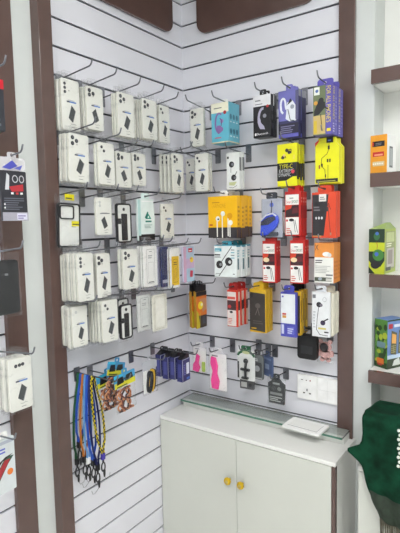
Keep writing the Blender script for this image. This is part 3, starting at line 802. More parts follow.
# ==================================================================== NARROW SIDE PANEL GOODS
t = empty('cable_pouch'); w, h = .088, .150
b = MB(); b.prism(rrect(-w / 2, w / 2, 0, h, .004), -.004, .004, M((42, 42, 50), .3)); b.build('pouch_body', t, .001)
k = front_ink(w, h, -.004); k.poly([(.15, .62), (.24, .95), (.34, .9), (.30, .62)], M((200, 202, 206))); k.arc(.55, .84, .10, .07, 0, 2 * pi, .003, M((190, 190, 196))); k.arc(.8, .84, .09, .07, 0, 2 * pi, .003, M((190, 190, 196)))
k.poly([(.3, .68), (.85, .74), (.85, .60), (.4, .58)], M((176, 44, 54))); k.rect(.36, .53, .46, .57, WH); k.rect(.55, .53, .65, .57, M((190, 60, 60))); k.rect(.72, .53, .82, .57, WH); k.bars(.08, .22, .9, .48, 6, M((96, 98, 110))); k.ell(.1, .33, .03, WH); k.ell(.1, .26, .03, WH)
k.rect(0, 0, 1, .17, M((160, 158, 170))); k.rect(.55, .02, .95, .15, M((206, 204, 222))); k.bars(.58, .04, .92, .13, 2, M((110, 100, 150))); k.build('printed_front', t)
b = MB(); b.prism(rrect(-w / 2, w / 2, h + .001, h + .040, .004), -.0012, .0012, HAZE); b.build('header_strip', t)
k = front_ink(w, .04, -.0013, h); k.poly([(.1, .2), (.5, .8), (.7, .4), (.4, .1)], M((72, 76, 170))); k.poly([(.55, .2), (.9, .5), (.8, .1)], M((90, 96, 180))); k.build('printed_header', t)
hang_tab(t, .03, h + .038, h + .056, .001, HAZE, .005)
place(t, 'L', -1.052, 1.655, .14, .008); tag(t, 'black printed cable pouch with violet header on the narrow side panel', 'cable pouch')
peg('L', -1.052, 1.655 + h + .047 - .014, .19, 'holding the black printed cable pouch')
t = empty('sleeve_bag'); w, h = .098, .165
b = MB(); b.prism(rrect(-w / 2, w / 2, 0, h, .012), -.009, .009, M((30, 31, 33), .5)); b.build('black_pad', t, .004)
k = front_ink(w, h, -.0092); k.rect(.5, .72, .62, .76, M((120, 122, 124))); k.build('small_tag', t)
pouch(t, w + .018, -.010, h + .022, .024, FILM, 77); hang_tab(t, .05, h + .018, h + .040, .0006, FILM, .005)
place(t, 'L', -1.100, 1.372, .14, .018); tag(t, 'black padded pouch in a clear bag on the narrow side panel', 'sleeve')
peg('L', -1.100, 1.372 + h + .029 - .014, .235, 'holding the bagged black pouch')
t = empty('adapter_pack'); w, h = .085, .152
b = MB(); b.prism(rrect(-w / 2, w / 2, 0, h, .006), -.012, .012, M((46, 48, 56), .3)); b.build('pack_body', t, .002)
k = front_ink(w, h, -.012); k.rect(0, .82, 1, 1, M((206, 24, 44))); k.bars(.1, .1, .9, .6, 5, M((110, 112, 124))); k.build('printed_front', t)
hang_tab(t, .05, h - .001, h + .03, .002, M((232, 222, 214)), .006)
place(t, 'L', -1.098, 1.922, .12, .024); tag(t, 'red-topped dark pack hanging highest on the narrow side panel', 'accessory pack')
peg('L', -1.098, 1.922 + h + .0145 - .012, .20, 'holding the red-topped dark pack')
t = empty('cable_card'); w, h = .080, .172
b = MB(); b.prism(rrect(-w / 2, w / 2, 0, h, .004), -.003, .003, M((206, 212, 214))); b.build('card', t, .0006)
k = front_ink(w, h, -.003); k.poly([(0, .05), (.7, .52), (.95, .64), (.6, .66), (0, .3)], M((30, 74, 58))); k.poly([(0, .38), (.6, .66), (.95, .68), (0, .52)], M((38, 34, 40))); k.poly([(.1, .34), (.55, .6), (.8, .6), (.3, .28)], M((160, 40, 48))); k.ell(.76, .36, .13, M((222, 120, 48)))
k.bars(.2, .74, .85, .86, 2, M((90, 100, 190))); k.rect(.35, .9, .95, .96, M((170, 176, 190))); k.build('printed_front', t); hang_tab(t, .04, h - .001, h + .022, .001, WH, .005)
place(t, 'L', -1.128, .815, .12, .006); tag(t, 'pale card with red and green diagonal print, lowest on side panel', 'cable card')
peg('L', -1.128, .815 + h + .01 - .012 + .0, .19, 'holding the pale diagonal print card')

# ==================================================================== SHORT WALL: BOXES
def boxed(name, w, h, d, m, tabw=.04, tabh=.026, tabm=None):
    t = empty(name); b = MB(); b.box(-w / 2, w / 2, -d / 2, d / 2, 0, h, m); b.build('box_body', t, .0012)
    hang_tab(t, tabw, h - .001, h + tabh, .0012, tabm or m, .0055, h + tabh * .5)
    return t, front_ink(w, h, -d / 2), side_ink(w / 2, d, h, -d / 2)
def rowR(t, c, z0, off, d, n, sp, labels, cat, group, hz, pegtxt, L=.055, jit=.003):
    for i in range(n):
        q = t if i == 0 else copy_tree(t); rnd = random.Random(int(c * 1000) + i)
        place(q, 'R', c + (rnd.uniform(-jit, jit) if i else 0), z0 + (rnd.uniform(-jit, jit) if i else 0), off - i * sp, d, rnd.uniform(-.02, .02) if i else 0)
        tag(q, labels[i], cat, group if n > 1 or group else None)
    if pegtxt: peg('R', c, z0 + hz - (off - d / 2) * .05, off + L, pegtxt, .05)

# turquoise headset box
w, h, d = .087, .168, .088
t, f, s = boxed('headset_box', w, h, d, TURQ, .03, .024, WH)
CR = M((232, 230, 208)); f.rect(0, .755, 1, 1, CR); f.bars(.15, .86, .75, .91, 1, M((120, 120, 116))); f.ell(.79, .745, .09, M((178, 52, 60))); PU = M((134, 104, 160))
f.arc(.46, .50, .22, .24, .3 * pi, 1.45 * pi, .008, PU, 14); f.poly([(.28, .30), (.42, .22), (.68, .30), (.70, .36), (.5, .44), (.34, .44)], PU); f.ell(.62, .54, .10, M((150, 124, 176))); f.line([(.5, .62), (.62, .55), (.58, .42)], .004, M((92, 66, 120))); f.bars(.2, .12, .72, .17, 1, M((206, 110, 130)))
s.rect(0, .03, 1, 1, M((102, 178, 200)))
for r_ in range(2):
    for c_ in range(3):
        s.ell(.2 + .28 * c_, .64 - .36 * r_, .10, M((60, 116, 138)), .07); s.rect(.12 + .28 * c_, .50 - .36 * r_, .28 + .28 * c_, .53 - .36 * r_, M((206, 226, 232)))
s.rect(0, .0, 1, .03, M((206, 196, 160))); f.rect(0, 0, 1, .03, M((206, 196, 160)))
f.build('printed_front', t); s.build('printed_side', t)
rowR(t, .313, 1.976, .16, d, 1, 0, ['turquoise and cream earpiece box with a purple headset picture'], 'headset box', None, h + .012, 'holding the turquoise earpiece box')
# black/white headset box
w, h, d = .080, .168, .024
t, f, s = boxed('headset_box', w, h, d, BLACK, .03, .024, BLACK)
f.rect(0, .74, 1, 1, M((222, 222, 226))); f.bars(.12, .86, .5, .92, 1, GREY); f.bars(.12, .78, .8, .82, 1, GREY); f.ell(.82, .72, .07, M((190, 40, 50))); SLV = M((176, 172, 196))
f.arc(.56, .44, .24, .24, .45 * pi, 1.35 * pi, .010, SLV, 14); f.poly([(.26, .36), (.40, .20), (.68, .18), (.62, .26), (.46, .34), (.40, .46)], SLV); f.ell(.66, .50, .10, M((140, 140, 150))); f.text('Bluetooth', .2, .06, .85, .11, M((230, 230, 234))); f.rect(.1, .05, .18, .11, WH)
for j in range(3): s.rect(.2, .2 + .2 * j, .8, .32 + .2 * j, M((70, 70, 78)))
f.build('printed_front', t); s.build('printed_side', t)
rowR(t, .509, 1.978, .15, d, 2, .028, ['frontmost black and white earpiece box with silver ear hook', 'second black and white earpiece box tucked behind its twin'], 'headset box', 'black and white earpiece boxes', h + .012, 'holding the black and white earpiece boxes')
# periwinkle headset box
w, h, d = .084, .180, .022
t, f, s = boxed('headset_box', w, h, d, M((52, 52, 92)), .03, .024, M((120, 118, 190)))
f.rect(0, .36, 1, 1, M((108, 108, 176))); f.rect(0, .06, 1, .3, M((36, 34, 56))); f.rect(0, 0, 1, .08, M((92, 90, 170))); WW = M((222, 226, 232))
f.poly([(.36, .40), (.44, .74), (.70, .78), (.86, .66), (.92, .44), (.88, .34), (.55, .34)], WW); f.arc(.24, .70, .12, .14, 0, pi, .008, WW, 10); f.line([(.12, .70), (.14, .58), (.24, .52)], .008, WW); f.line([(.36, .70), (.40, .6)], .008, WW); f.ell(.70, .64, .10, M((150, 156, 166))); f.line([(.48, .6), (.6, .36), (.8, .34)], .003, M((40, 60, 60))); f.poly([(.44, .68), (.7, .76), (.6, .82)], BLACK)
f.bars(.12, .10, .9, .27, 4, M((120, 118, 150))); f.rect(.86, .36, 1, .97, M((88, 88, 120))); s.rect(0, .85, 1, 1, M((150, 152, 160)))
f.build('printed_front', t); s.build('printed_side', t)
rowR(t, .630, 1.962, .16, d, 3, .027, ['frontmost periwinkle box with a white ear hook headset', 'second periwinkle ear hook headset box back', 'rearmost periwinkle ear hook headset box near the slats'], 'headset box', 'periwinkle headset boxes', h + .012, 'holding the periwinkle headset boxes')
# purple box with yellow lettering
w, h, d = .073, .178, .056; PV = mat('purple_card', (92, 84, 170), .38, var=.06)
t, f, s = boxed('stylus_box', w, h, d, PV, .062, .030, PV)
f.rect(0, 0, .66, 1, M((104, 116, 84))); f.rect(0, .02, .64, .4, M((196, 172, 112))); f.rect(.05, .82, .34, .98, M((226, 228, 220))); f.ell(.2, .9, .08, M((70, 100, 160))); BK = M((34, 34, 38))
f.poly([(.05, .5), (.3, .72), (.62, .66), (.66, .56), (.3, .42), (.05, .4)], BK); f.ell(.42, .70, .14, BK); f.line([(.4, .42), (.46, .16)], .003, BK); f.line([(.62, .56), (.8, .5)], .006, BK); f.ell(.14, .66, .1, M((206, 150, 60))); f.rect(.04, .04, .2, .3, M((206, 178, 50)))
f.text("FOR ALL PHONE'S", .70, .24, .93, .97, M((226, 206, 40)), -90); f.rect(.72, .06, .92, .12, M((226, 206, 40)))
s.text("FOR ALL PHONE'S", .12, .30, .45, .96, M((226, 206, 40)), -90); s.bars(.55, .2, .9, .8, 8, M((130, 124, 200))); s.bars(.1, .05, .4, .25, 4, M((196, 190, 226)))
f.build('printed_front', t); s.build('printed_side', t)
rowR(t, .776, 1.952, .18, d, 2, .062, ['frontmost purple box with yellow upright lettering beside the post', 'second purple box with yellow lettering behind the front one'], 'stylus box', 'purple boxes with yellow lettering', h + .015, 'holding the purple lettered boxes', .05, .0)
# lemon TYPE-C pack
w, h, d = .084, .166, .020
t, f, s = boxed('earphone_pack', w, h, d, LIME, .05, .026, FILM2)
f.rect(0, .13, 1, .55, BLACK); f.poly([(0, .13), (.45, .13), (.8, .22), (1, .22), (1, .10), (0, .08)], LIME); f.text('TYPE-C', .10, .42, .78, .52, M((214, 208, 40)))
f.text('EXTREME', .10, .325, .84, .40, M((196, 198, 200))); f.text('DYNAMIC', .08, .23, .70, .31, M((196, 198, 200))); f.ell(.8, .335, .09, M((214, 70, 84)))
for u, v in ((.5, .84), (.62, .79), (.3, .68)): f.ell(u, v, .085, M((52, 50, 44)))
f.line([(.2, .66), (.38, .74), (.45, .66)], .003, M((52, 50, 44))); f.line([(.5, .84), (.72, .86), (.72, .76)], .003, M((52, 50, 44))); f.ell(.36, .73, .06, M((220, 190, 150))); f.poly([(.8, .62), (.9, .62), (.92, .72), (.82, .72)], M((226, 214, 90)))
s.rect(0, .15, 1, .55, M((52, 44, 42))); f.build('printed_front', t); s.build('printed_side', t)
rowR(t, .618, 1.775, .15, d, 3, .030, ['frontmost lemon and black earphone pack lettered TYPE-C', 'second lemon and black TYPE-C pack back', 'rearmost lemon and black TYPE-C pack near the slats'], 'earphone pack', 'lemon and black earphone packs', h + .013, 'holding the lemon TYPE-C packs')
# plain lemon card
w, h = .094, .172
t = empty('earphone_pack'); b = MB()
b.prism([(-w / 2, 0), (w / 2, 0), (w / 2, h * .80), (w / 2 - .014, h * .90), (w / 2 - .014, h), (-w / 2 + .012, h), (-w / 2 + .012, h * .96), (-w / 2, h * .90)], -.009, .009, LIME); b.build('pack_body', t, .0012)
f = front_ink(w, h, -.009); f.rect(.0, .893, .85, .899, M((206, 196, 30))); f.rect(.48, .88, .76, 1.0, BLACK); f.bars(.54, .92, .7, .97, 1, M((90, 110, 200))); f.poly([(0, .82), (.16, .92), (.16, .97), (0, .90)], M((206, 60, 40))); f.rect(.04, .02, .96, .10, BLACK); f.bars(.1, .04, .9, .075, 1, M((180, 176, 90)))
DK = M((44, 42, 30)); f.rect(.54, .74, .62, .82, DK); f.line([(.58, .81), (.60, .89)], .0016, DK); f.line([(.58, .74), (.50, .64), (.28, .55), (.26, .40), (.42, .30), (.44, .09)], .0018, DK); f.rect(.27, .36, .33, .44, DK); f.rect(.50, .46, .56, .53, DK); f.rect(.60, .46, .66, .53, DK); f.rect(.16, .33, .22, .41, M((150, 70, 40))); f.line([(.55, .40), (.55, .09)], .0016, DK); f.rect(.42, .13, .47, .2, DK)
f.build('printed_front', t); hang_tab(t, .045, h - .001, h + .026, .0012, FILM2, .0055)
rowR(t, .774, 1.777, .13, .018, 3, .022, ['frontmost plain lemon yellow cable card beside the brown post', 'second plain lemon cable card back beside the post', 'rearmost plain lemon cable card beside the post'], 'earphone pack', 'plain lemon cable cards', h + .0125, 'holding the plain lemon cable cards')
# clear earphone box
def ear_pic(f, a, b_, sc=1):
    D = M((36, 36, 40))
    for (u, v) in (a, b_):
        f.ell(u, v, .15 * sc, D); f.ell(u + .05 * sc, v, .07 * sc, M((110, 112, 118)))
w, h, d = .064, .156, .018
t, f, s = boxed('earphone_box', w, h, d, M((224, 226, 224)), .04, .024, FILM2)
ear_pic(f, (.40, .68), (.56, .32), 1.35); f.line([(.36, .66), (.34, .46)], .002, BLACK); f.line([(.56, .32), (.82, .48)], .003, BLACK); f.rect(.06, .84, .2, .9, BLACK); f.poly([(.2, .2), (.8, .2), (.6, .1), (.2, .12)], M((196, 200, 150))); f.line([(.2, .06), (.5, .04), (.8, .10)], .0016, BLACK); s.rect(0, .5, 1, .86, GREY)
f.build('printed_front', t); s.build('printed_side', t)
rowR(t, .362, 1.777, .14, d, 2, .022, ['frontmost slim white earphone box under the turquoise box', 'second slim white earphone box under the turquoise box'], 'earphone box', 'slim white earphone boxes', h + .012, 'holding the slim white earphone boxes')
# golden yellow boxes
w, h, d = .148, .180, .030
t, f, s = boxed('earphone_box', w, h, d, YEL, .040, .024, WH)
f.rect(0, 0, 1, .25, M((58, 54, 58))); f.bars(.14, .84, .44, .88, 1, M((196, 132, 20))); f.text('EARPHONE', .14, .72, .62, .82, M((216, 156, 16))); WE = M((236, 234, 226))
for u, v, l in ((.34, .46, .02), (.52, .58, .0), (.78, .36, .02)): f.ell(u, v, .075, WE); f.rect(u - .04, l, u - .005, v, WE)
f.rect(.68, .04, .715, .5, WE); f.ell(.36, .45, .03, M((60, 60, 60))); f.ell(.76, .52, .09, M((226, 158, 10))); f.rect(.05, .295, .16, .33, M((190, 70, 30)))
s.rect(0, 0, 1, .25, M((72, 52, 54))); s.bars(.2, .3, .8, .8, 5, M((206, 146, 24))); f.build('printed_front', t); s.build('printed_side', t)
rowR(t, .317, 1.570, .16, d, 4, .034, ['frontmost large golden yellow earphone box', 'second golden yellow earphone box back', 'third golden yellow earphone box back', 'rearmost golden yellow earphone box near the slats'], 'earphone box', 'golden yellow earphone boxes', h + .012, 'holding the golden yellow boxes', .06)
# white and teal boxes
w, h, d = .114, .137, .034; TE = M((70, 160, 184))
t, f, s = boxed('earphone_box', w, h, d, M((230, 236, 236)), .05, .020, TE)
f.rect(.03, .82, .34, .92, TE); f.bars(.05, .845, .3, .895, 1, M((210, 232, 236))); f.rect(.02, .69, .28, .73, M((44, 48, 54))); f.bars(.02, .62, .3, .68, 2, GREY); D = M((34, 34, 38))
f.line([(.24, .40), (.80, .98)], .0035, M((84, 86, 90))); f.line([(.2, .02), (.62, .46)], .0035, M((70, 70, 74))); f.ell(.24, .40, .15, D); f.ell(.29, .40, .06, M((140, 142, 146))); f.ell(.66, .50, .165, D); f.ell(.71, .49, .065, M((206, 208, 210))); f.line([(.14, .3), (.24, .32)], .004, D)
for j in range(4): f.rect(.76, .86 - j * .085, .92, .885 - j * .085, TE if j % 2 else GREY)
f.rect(.84, .10, .93, .12, D); f.bars(.06, .1, .28, .13, 1, GREY); s.rect(.25, .25, .6, .60, M((84, 116, 126))); s.bars(.2, .65, .8, .9, 3, M((150, 190, 200))); s.rect(0, .965, 1, 1, TE)
f.build('printed_front', t); s.build('printed_side', t)
b = MB(); b.box(-w / 2, w / 2, -d / 2, d / 2, h + .0003, h + .002, TE); b.build('teal_top', t)
rowR(t, .328, 1.398, .16, d, 3, .042, ['frontmost white and teal earphone box with two black earbuds', 'second white and teal earphone box back', 'rearmost white and teal earphone box near the slats'], 'earphone box', 'white and teal earphone boxes', h + .010, 'holding the white and teal boxes', .06)
# blue device blister
t = empty('mouse_blister'); w, h = .094, .158
b = MB(); b.prism(rrect(-w / 2, w / 2, 0, h, .005), -.002, .002, M((176, 180, 192), .2)); b.build('backing_card', t, .0005)
BD = M((58, 84, 216), .25); b = MB(); b.prism([(-.045, .006), (-.014, .010), (.022, .036), (.036, .062), (.034, .086), (.014, .100), (-.014, .098), (-.042, .070)], -.022, -.003, BD)
b.build('blue_device', t, .006)
b = MB(); b.prism([(-.040, .050), (-.006, .052), (.028, .074), (.022, .086), (-.008, .082), (-.038, .064)], -.0245, -.0221, M((48, 50, 70), .2)); b.build('screen_band', t)
b = MB(); b.tube([(-.044, -.0245, .066), (-.014, -.025, .090), (.014, -.025, .097), (.030, -.025, .088)], .0035, M((214, 216, 230)), 8); b.tube([(-.002, -.004, .09), (.004, -.012, .115), (0, -.003, .15)], .0016, M((60, 60, 80)), 6); b.build('trim_line', t)
b = MB(); b.prism(rrect(-.020, .030, .006, .022, .004), -.016, -.003, M((70, 74, 84))); b.build('plug', t)
k = front_ink(w, h, -.002); k.rect(.0, .0, .2, .18, M((52, 60, 110))); k.rect(.55, .25, .8, .31, M((90, 96, 120))); k.ell(.50, .84, .10, M((86, 106, 200))); k.build('printed_card', t)
pouch(t, w - .004, .008, h - .008, .052, FILM2, 61, 'clear_blister'); hang_tab(t, .05, h - .001, h + .026, .001, M((60, 62, 70), .2), .0055)
rowR(t, .547, 1.571, .145, .004, 1, 0, ['clear blister with a rounded bright blue gadget inside'], 'gadget blister', None, h + .0125, 'holding the blue gadget blister', .09)
# red and black earphone packs
def red_pack(w, h, d):
    t, f, s = boxed('earphone_pack', w, h, d, RED, w * .7, .026, RED)
    W_ = M((232, 230, 226)); f.rect(.05, .70, .88, .93, W_); f.bars(.3, .84, .7, .88, 1, GREY); f.text('Smart', .10, .735, .42, .80, M((200, 50, 40))); f.text('SPORT', .44, .735, .84, .80, M((40, 90, 50)))
    f.rect(.05, .43, .88, .69, M((54, 30, 34))); f.poly([(.05, .58), (.40, .62), (.45, .69), (.05, .69)], M((206, 66, 40))); f.poly([(.45, .5), (.85, .52), (.8, .64), (.5, .62)], M((96, 34, 40))); f.rect(.05, .03, .88, .42, W_); D = M((36, 34, 38))
    f.ell(.42, .36, .16, D, .035); f.line([(.56, .36), (.66, .08)], .0022, D); f.line([(.64, .36), (.80, .07)], .0022, D); f.ell(.14, .35, .07, M((196, 60, 60))); f.bars(.10, .06, .42, .2, 3, M((206, 110, 100)))
    s.rect(0, .4, 1, .68, M((150, 30, 30))); s.bars(.2, .75, .8, .9, 2, M((226, 150, 140)))
    return t, f, s
t, f, s = red_pack(.068, .176, .018); f.build('printed_front', t); s.build('printed_side', t)
rowR(t, .642, 1.577, .15, .018, 3, .021, ['frontmost red earphone pack in the upper red trio', 'second red earphone pack back in the upper red trio', 'rearmost red earphone pack in the upper red trio'], 'earphone pack', 'red earphone packs', h + .0 if False else .176 + .013, 'holding the upper red earphone packs')
t, f, s = red_pack(.064, .174, .018); f.ell(.28, .55, .22, M((232, 208, 168)), .055); f.build('printed_front', t); s.build('printed_side', t)
t2 = copy_tree(t)
rowR(t, .532, 1.382, .14, .018, 2, .022, ['frontmost red earphone pack with cream disc, beside teal boxes', 'second red disc pack back, beside the teal boxes'], 'earphone pack', 'red earphone packs', .187, 'holding red disc packs beside the teal boxes')
rowR(t2, .656, 1.385, .14, .018, 2, .022, ['frontmost red earphone pack with cream disc, beside orange cards', 'second red disc pack back, beside the orange cards'], 'earphone pack', 'red earphone packs', .187, 'holding red disc packs beside the orange cards')
# red-orange charger pack
w, h, d = .096, .176, .020; RO = mat('vermilion_card', (216, 72, 40), .38, var=.05)
t, f, s = boxed('charger_pack', w, h, d, RO, .055, .026, RO)
f.poly([(.02, .05), (.50, .05), (.70, .95), (.02, .95)], M((42, 39, 43))); f.rect(.30, .80, .60, .96, M((226, 220, 216))); f.bars(.34, .84, .56, .92, 2, GREY)
for j in range(3): f.ell(.18 + .12 * j, .44, .04, M((206, 206, 210)), .03)
f.line([(.68, .72), (.72, .4), (.78, .1)], .002, M((60, 30, 30))); f.line([(.60, .66), (.70, .76), (.78, .62)], .002, M((60, 30, 30))); f.rect(.62, .58, .70, .68, M((70, 56, 56))); f.rect(.76, .06, .82, .12, M((170, 130, 110))); f.bars(.08, .6, .4, .72, 2, M((110, 106, 110))); f.rect(.05, .03, .4, .055, M((206, 150, 90)))
f.build('printed_front', t); s.build('printed_side', t)
rowR(t, .762, 1.568, .13, d, 2, .026, ['frontmost vermilion charger pack with a slanting black panel', 'second vermilion charger pack tucked behind the front one'], 'charger pack', 'vermilion charger packs', h + .013, 'holding the vermilion charger packs')
# orange and white boxes
w, h, d = .078, .155, .024
t, f, s = boxed('cable_box', w, h, d, M((222, 140, 60)), .05, .022, FILM2)
f.rect(0, .0, .98, .64, M((228, 228, 222))); f.text('X', .03, .82, .22, .96, M((70, 62, 60))); f.ell(.62, .72, .2, M((226, 226, 222)), .06); f.ell(.78, .70, .1, M((206, 208, 210))); f.bars(.05, .5, .5, .6, 2, M((70, 66, 66))); f.bars(.05, .25, .9, .45, 5, M((186, 186, 182))); f.rect(.02, .04, .9, .14, M((80, 86, 72))); f.ell(.3, .1, .1, M((160, 170, 180)), .04); f.rect(.6, .05, .9, .12, M((196, 196, 190))); f.rect(.6, .18, .95, .22, M((120, 120, 120)))
s.bars(.2, .1, .8, .6, 5, M((196, 112, 40))); f.build('printed_front', t); s.build('printed_side', t)
rowR(t, .767, 1.394, .14, d, 3, .028, ['frontmost orange and white cable box marked X by post', 'second orange and white cable box back by the post', 'rearmost orange and white cable box by the post'], 'cable box', 'orange and white cable boxes', h + .011, 'holding the orange and white cable boxes')
# red/white trio low
w, h, d = .052, .162, .022
t, f, s = boxed('earphone_pack', w, h, d, M((206, 58, 38)), .044, .030, M((150, 30, 30)))
f.rect(.03, .02, .88, .95, M((222, 210, 206))); f.rect(.03, .45, .88, .72, M((70, 44, 48))); f.rect(.05, .75, .8, .82, M((206, 90, 80))); f.ell(.4, .40, .16, M((50, 44, 48)), .035); f.bars(.1, .08, .6, .25, 4, M((206, 120, 110))); f.ell(.25, .55, .16, M((176, 60, 60)), .05)
s.rect(.35, .02, 1, .95, M((226, 200, 186))); s.rect(.35, .45, 1, .70, M((60, 40, 44))); f.build('printed_front', t); s.build('printed_side', t)
rowR(t, .354, 1.179, .15, d, 3, .034, ['frontmost narrow red pack under the white and teal boxes', 'second narrow red pack under the white and teal boxes', 'rearmost narrow red pack under the white and teal boxes'], 'earphone pack', 'narrow red packs', h + .015, 'holding the narrow red packs', .06)
# black and gold packs
GOP = mat('gold_card', (206, 164, 34), .3, var=.08)
w, h, d = .078, .186, .018
t, f, s = boxed('earphone_pack', w, h, d, GOP, .05, .028, GOP)
f.poly([(.0, .05), (.95, .02), (.95, .90), (.0, .93)], M((56, 50, 47))); f.rect(.06, .8, .2, .92, BLACK); f.ell(.5, .62, .16, M((92, 84, 80)), .06); f.line([(.35, .4), (.5, .56), (.6, .4)], .003, M((110, 100, 96))); f.bars(.1, .08, .6, .13, 1, GOP); f.bars(.2, .2, .8, .3, 2, M((84, 78, 74)))
f.build('printed_front', t); s.build('printed_side', t)
rowR(t, .475, 1.165, .14, d, 3, .022, ['frontmost black panelled gold earphone pack', 'second black panelled gold earphone pack back', 'rearmost black panelled gold earphone pack near the slats'], 'earphone pack', 'black panelled gold packs', h + .014, 'holding the black panelled gold packs')
# blue pack in front of gold ones
w, h, d = .070, .184, .016; BLU = mat('blue_card', (72, 74, 168), .35, var=.06)
t, f, s = boxed('earphone_pack', w, h, d, BLU, .045, .028, BLU)
f.rect(.03, .30, .92, .96, M((222, 226, 230))); f.ell(.15, .90, .06, BLU); f.rect(.12, .42, .36, .48, M((206, 150, 60))); f.rect(.12, .49, .36, .53, M((190, 60, 50))); f.rect(.06, .06, .22, .27, M((196, 200, 226))); f.rect(.42, .06, .86, .24, M((96, 100, 190))); f.bars(.45, .08, .84, .22, 3, M((200, 204, 230)))
f.build('printed_front', t); s.build('printed_side', t)
rowR(t, .621, 1.165, .15, d, 1, 0, ['blue and white earphone pack hanging before three gold packs'], 'earphone pack', None, h + .014, 'holding the blue pack and three gold packs')
w, h, d = .064, .182, .018
t, f, s = boxed('earphone_pack', w, h, d, GOP, .04, .026, BLACK)
f.rect(.05, .05, .95, .9, M((56, 52, 48))); s.rect(0, .3, .4, .8, M((120, 92, 24))); f.build('printed_front', t); s.build('printed_side', t)
rowR(t, .632, 1.170, .125, d, 3, .030, ['first gold pack directly behind the blue and white pack', 'second gold pack back behind the blue and white pack', 'rearmost gold pack behind the blue and white pack'], 'earphone pack', 'gold packs behind the blue one', 0, None)
# white earphone pack by the post
w, h, d = .072, .178, .016
t, f, s = boxed('earphone_pack', w, h, d, M((226, 228, 230)), .04, .024, M((214, 218, 224), .2))
DE = M((44, 42, 48)); f.ell(.40, .72, .15, DE); f.ell(.52, .71, .09, M((110, 106, 116))); f.ell(.62, .32, .14, M((60, 50, 78))); f.line([(.38, .66), (.30, .4), (.26, .16), (.45, .05), (.9, .04)], .0022, DE); f.line([(.6, .34), (.92, .42)], .005, DE); f.rect(.05, .86, .22, .94, GREY); f.rect(.36, .17, .80, .21, M((206, 196, 110))); f.arc(.72, .84, .10, .05, 0, 2 * pi, .001, GREY); f.rect(.7, .1, .95, .13, DE); f.bars(.08, .2, .22, .6, 6, M((190, 192, 196)))
f.build('printed_front', t); s.build('printed_side', t)
rowR(t, .754, 1.179, .14, d, 1, 0, ['white earphone pack with two dark earbuds beside the brown post'], 'earphone pack', None, h + .012, 'holding the white pack by the post')
t = empty('earphone_pack'); w, h = .056, .170
b = MB(); b.prism(rrect(-w / 2, w / 2, 0, h, .006), -.009, .009, M((226, 222, 206))); b.build('pack_body', t, .001); f = front_ink(w, h, -.009); f.bars(.15, .1, .85, .5, 5, M((200, 198, 186))); f.build('printed_front', t); hang_tab(t, .03, h - .001, h + .022, .001, M((226, 222, 206)), .005)
rowR(t, .768, 1.180, .115, .018, 3, .024, ['first cream pack directly behind the white earphone pack', 'second cream pack back behind the white earphone pack', 'rearmost cream pack behind the white earphone pack'], 'earphone pack', 'cream packs behind the white one', 0, None)

# ==================================================================== SHORT WALL: LOWEST ROW
PINK = mat('pink_silicone', (236, 74, 150), .4, var=.04)
def pinkbag(w, h, long):
    t = empty('grip_bag')
    b = MB(); b.prism(rrect(-w / 2 + .006, w / 2 - .006, .006, h - .006, .004), .001, .002, WH); b.build('backing_card', t)
    b = MB()
    if long: pts = [(-.030, .012), (.006, .010), (.012, .050), (.0, .085), (.004, .120), (-.006, .158), (-.032, .162), (-.036, .13), (-.024, .095), (-.034, .05)]
    else: pts = [(-.036, .012), (-.004, .006), (.008, .030), (-.002, .050), (.006, .085), (-.012, .096), (-.020, .060), (-.032, .044)]
    b.prism(pts, -.012, -.002, PINK); b.build('pink_grip', t, .004)
    if not long:
        b = MB(); b.prism(rrect(.016, .034, .012, .06, .005), -.008, -.002, M((170, 196, 90))); b.build('green_grip', t, .002)
    pouch(t, w, 0, h, .022, HAZE if False else FILM, 90 + long); k = front_ink(w, h, -.0008); k.rect(.1, .86, .9, .97, M((236, 234, 236))); k.bars(.2, .89, .7, .95, 1, GREY); k.build('printed_header', t)
    hang_tab(t, .05, h - .002, h + .022, .001, HAZE, .005)
    return t
t = pinkbag(.085, .130, 0); rowR(t, .145, .924, .12, .016, 1, 0, ['clear bag with a short pink grip beside the corner'], 'grip bag', None, .141, 'holding the short pink grip bag')
t = pinkbag(.104, .182, 1); rowR(t, .261, .864, .14, .016, 1, 0, ['larger clear bag with a long pink grip over the cabinet'], 'grip bag', None, .193, 'holding the long pink grip bag')
t2 = pinkbag(.090, .160, 2) if False else None
# phone stand blister
t = empty('phone_stand_blister'); w, h = .088, .136
b = MB(); b.prism(rrect(-w / 2, w / 2, 0, h, .006), -.001, .001, M((222, 224, 222))); b.build('backing_card', t)
k = front_ink(w, h, -.001); k.arc(.5, .80, .46, .16, 0, pi, .012, M((38, 92, 62)), 14); k.ell(.5, .92, .22, M((190, 196, 150)), .05); k.rect(.0, .05, .1, .6, M((60, 62, 62))); k.build('printed_card', t)
b = MB(); D = M((40, 42, 44), .3); b.tube([(0, -.008, .01), (0, -.010, .05), (.004, -.010, .085)], .006, D, 8); b.box(-.022, .022, -.016, -.006, .046, .056, D); b.ball((.004, -.012, .09), .012, D, 12, 1, .6, 1); b.box(-.018, .014, -.014, -.004, .008, .016, D); b.build('phone_stand', t)
pouch(t, w - .006, .004, h * .78, .036, FILM2, 71, 'clear_blister'); hang_tab(t, .05, h - .001, h + .02, .001, M((38, 92, 62)), .005)
rowR(t, .403, .937, .12, .002, 1, 0, ['clear blister with black stand under a green arched header'], 'stand blister', None, h + .0095, 'holding the green arched blister')
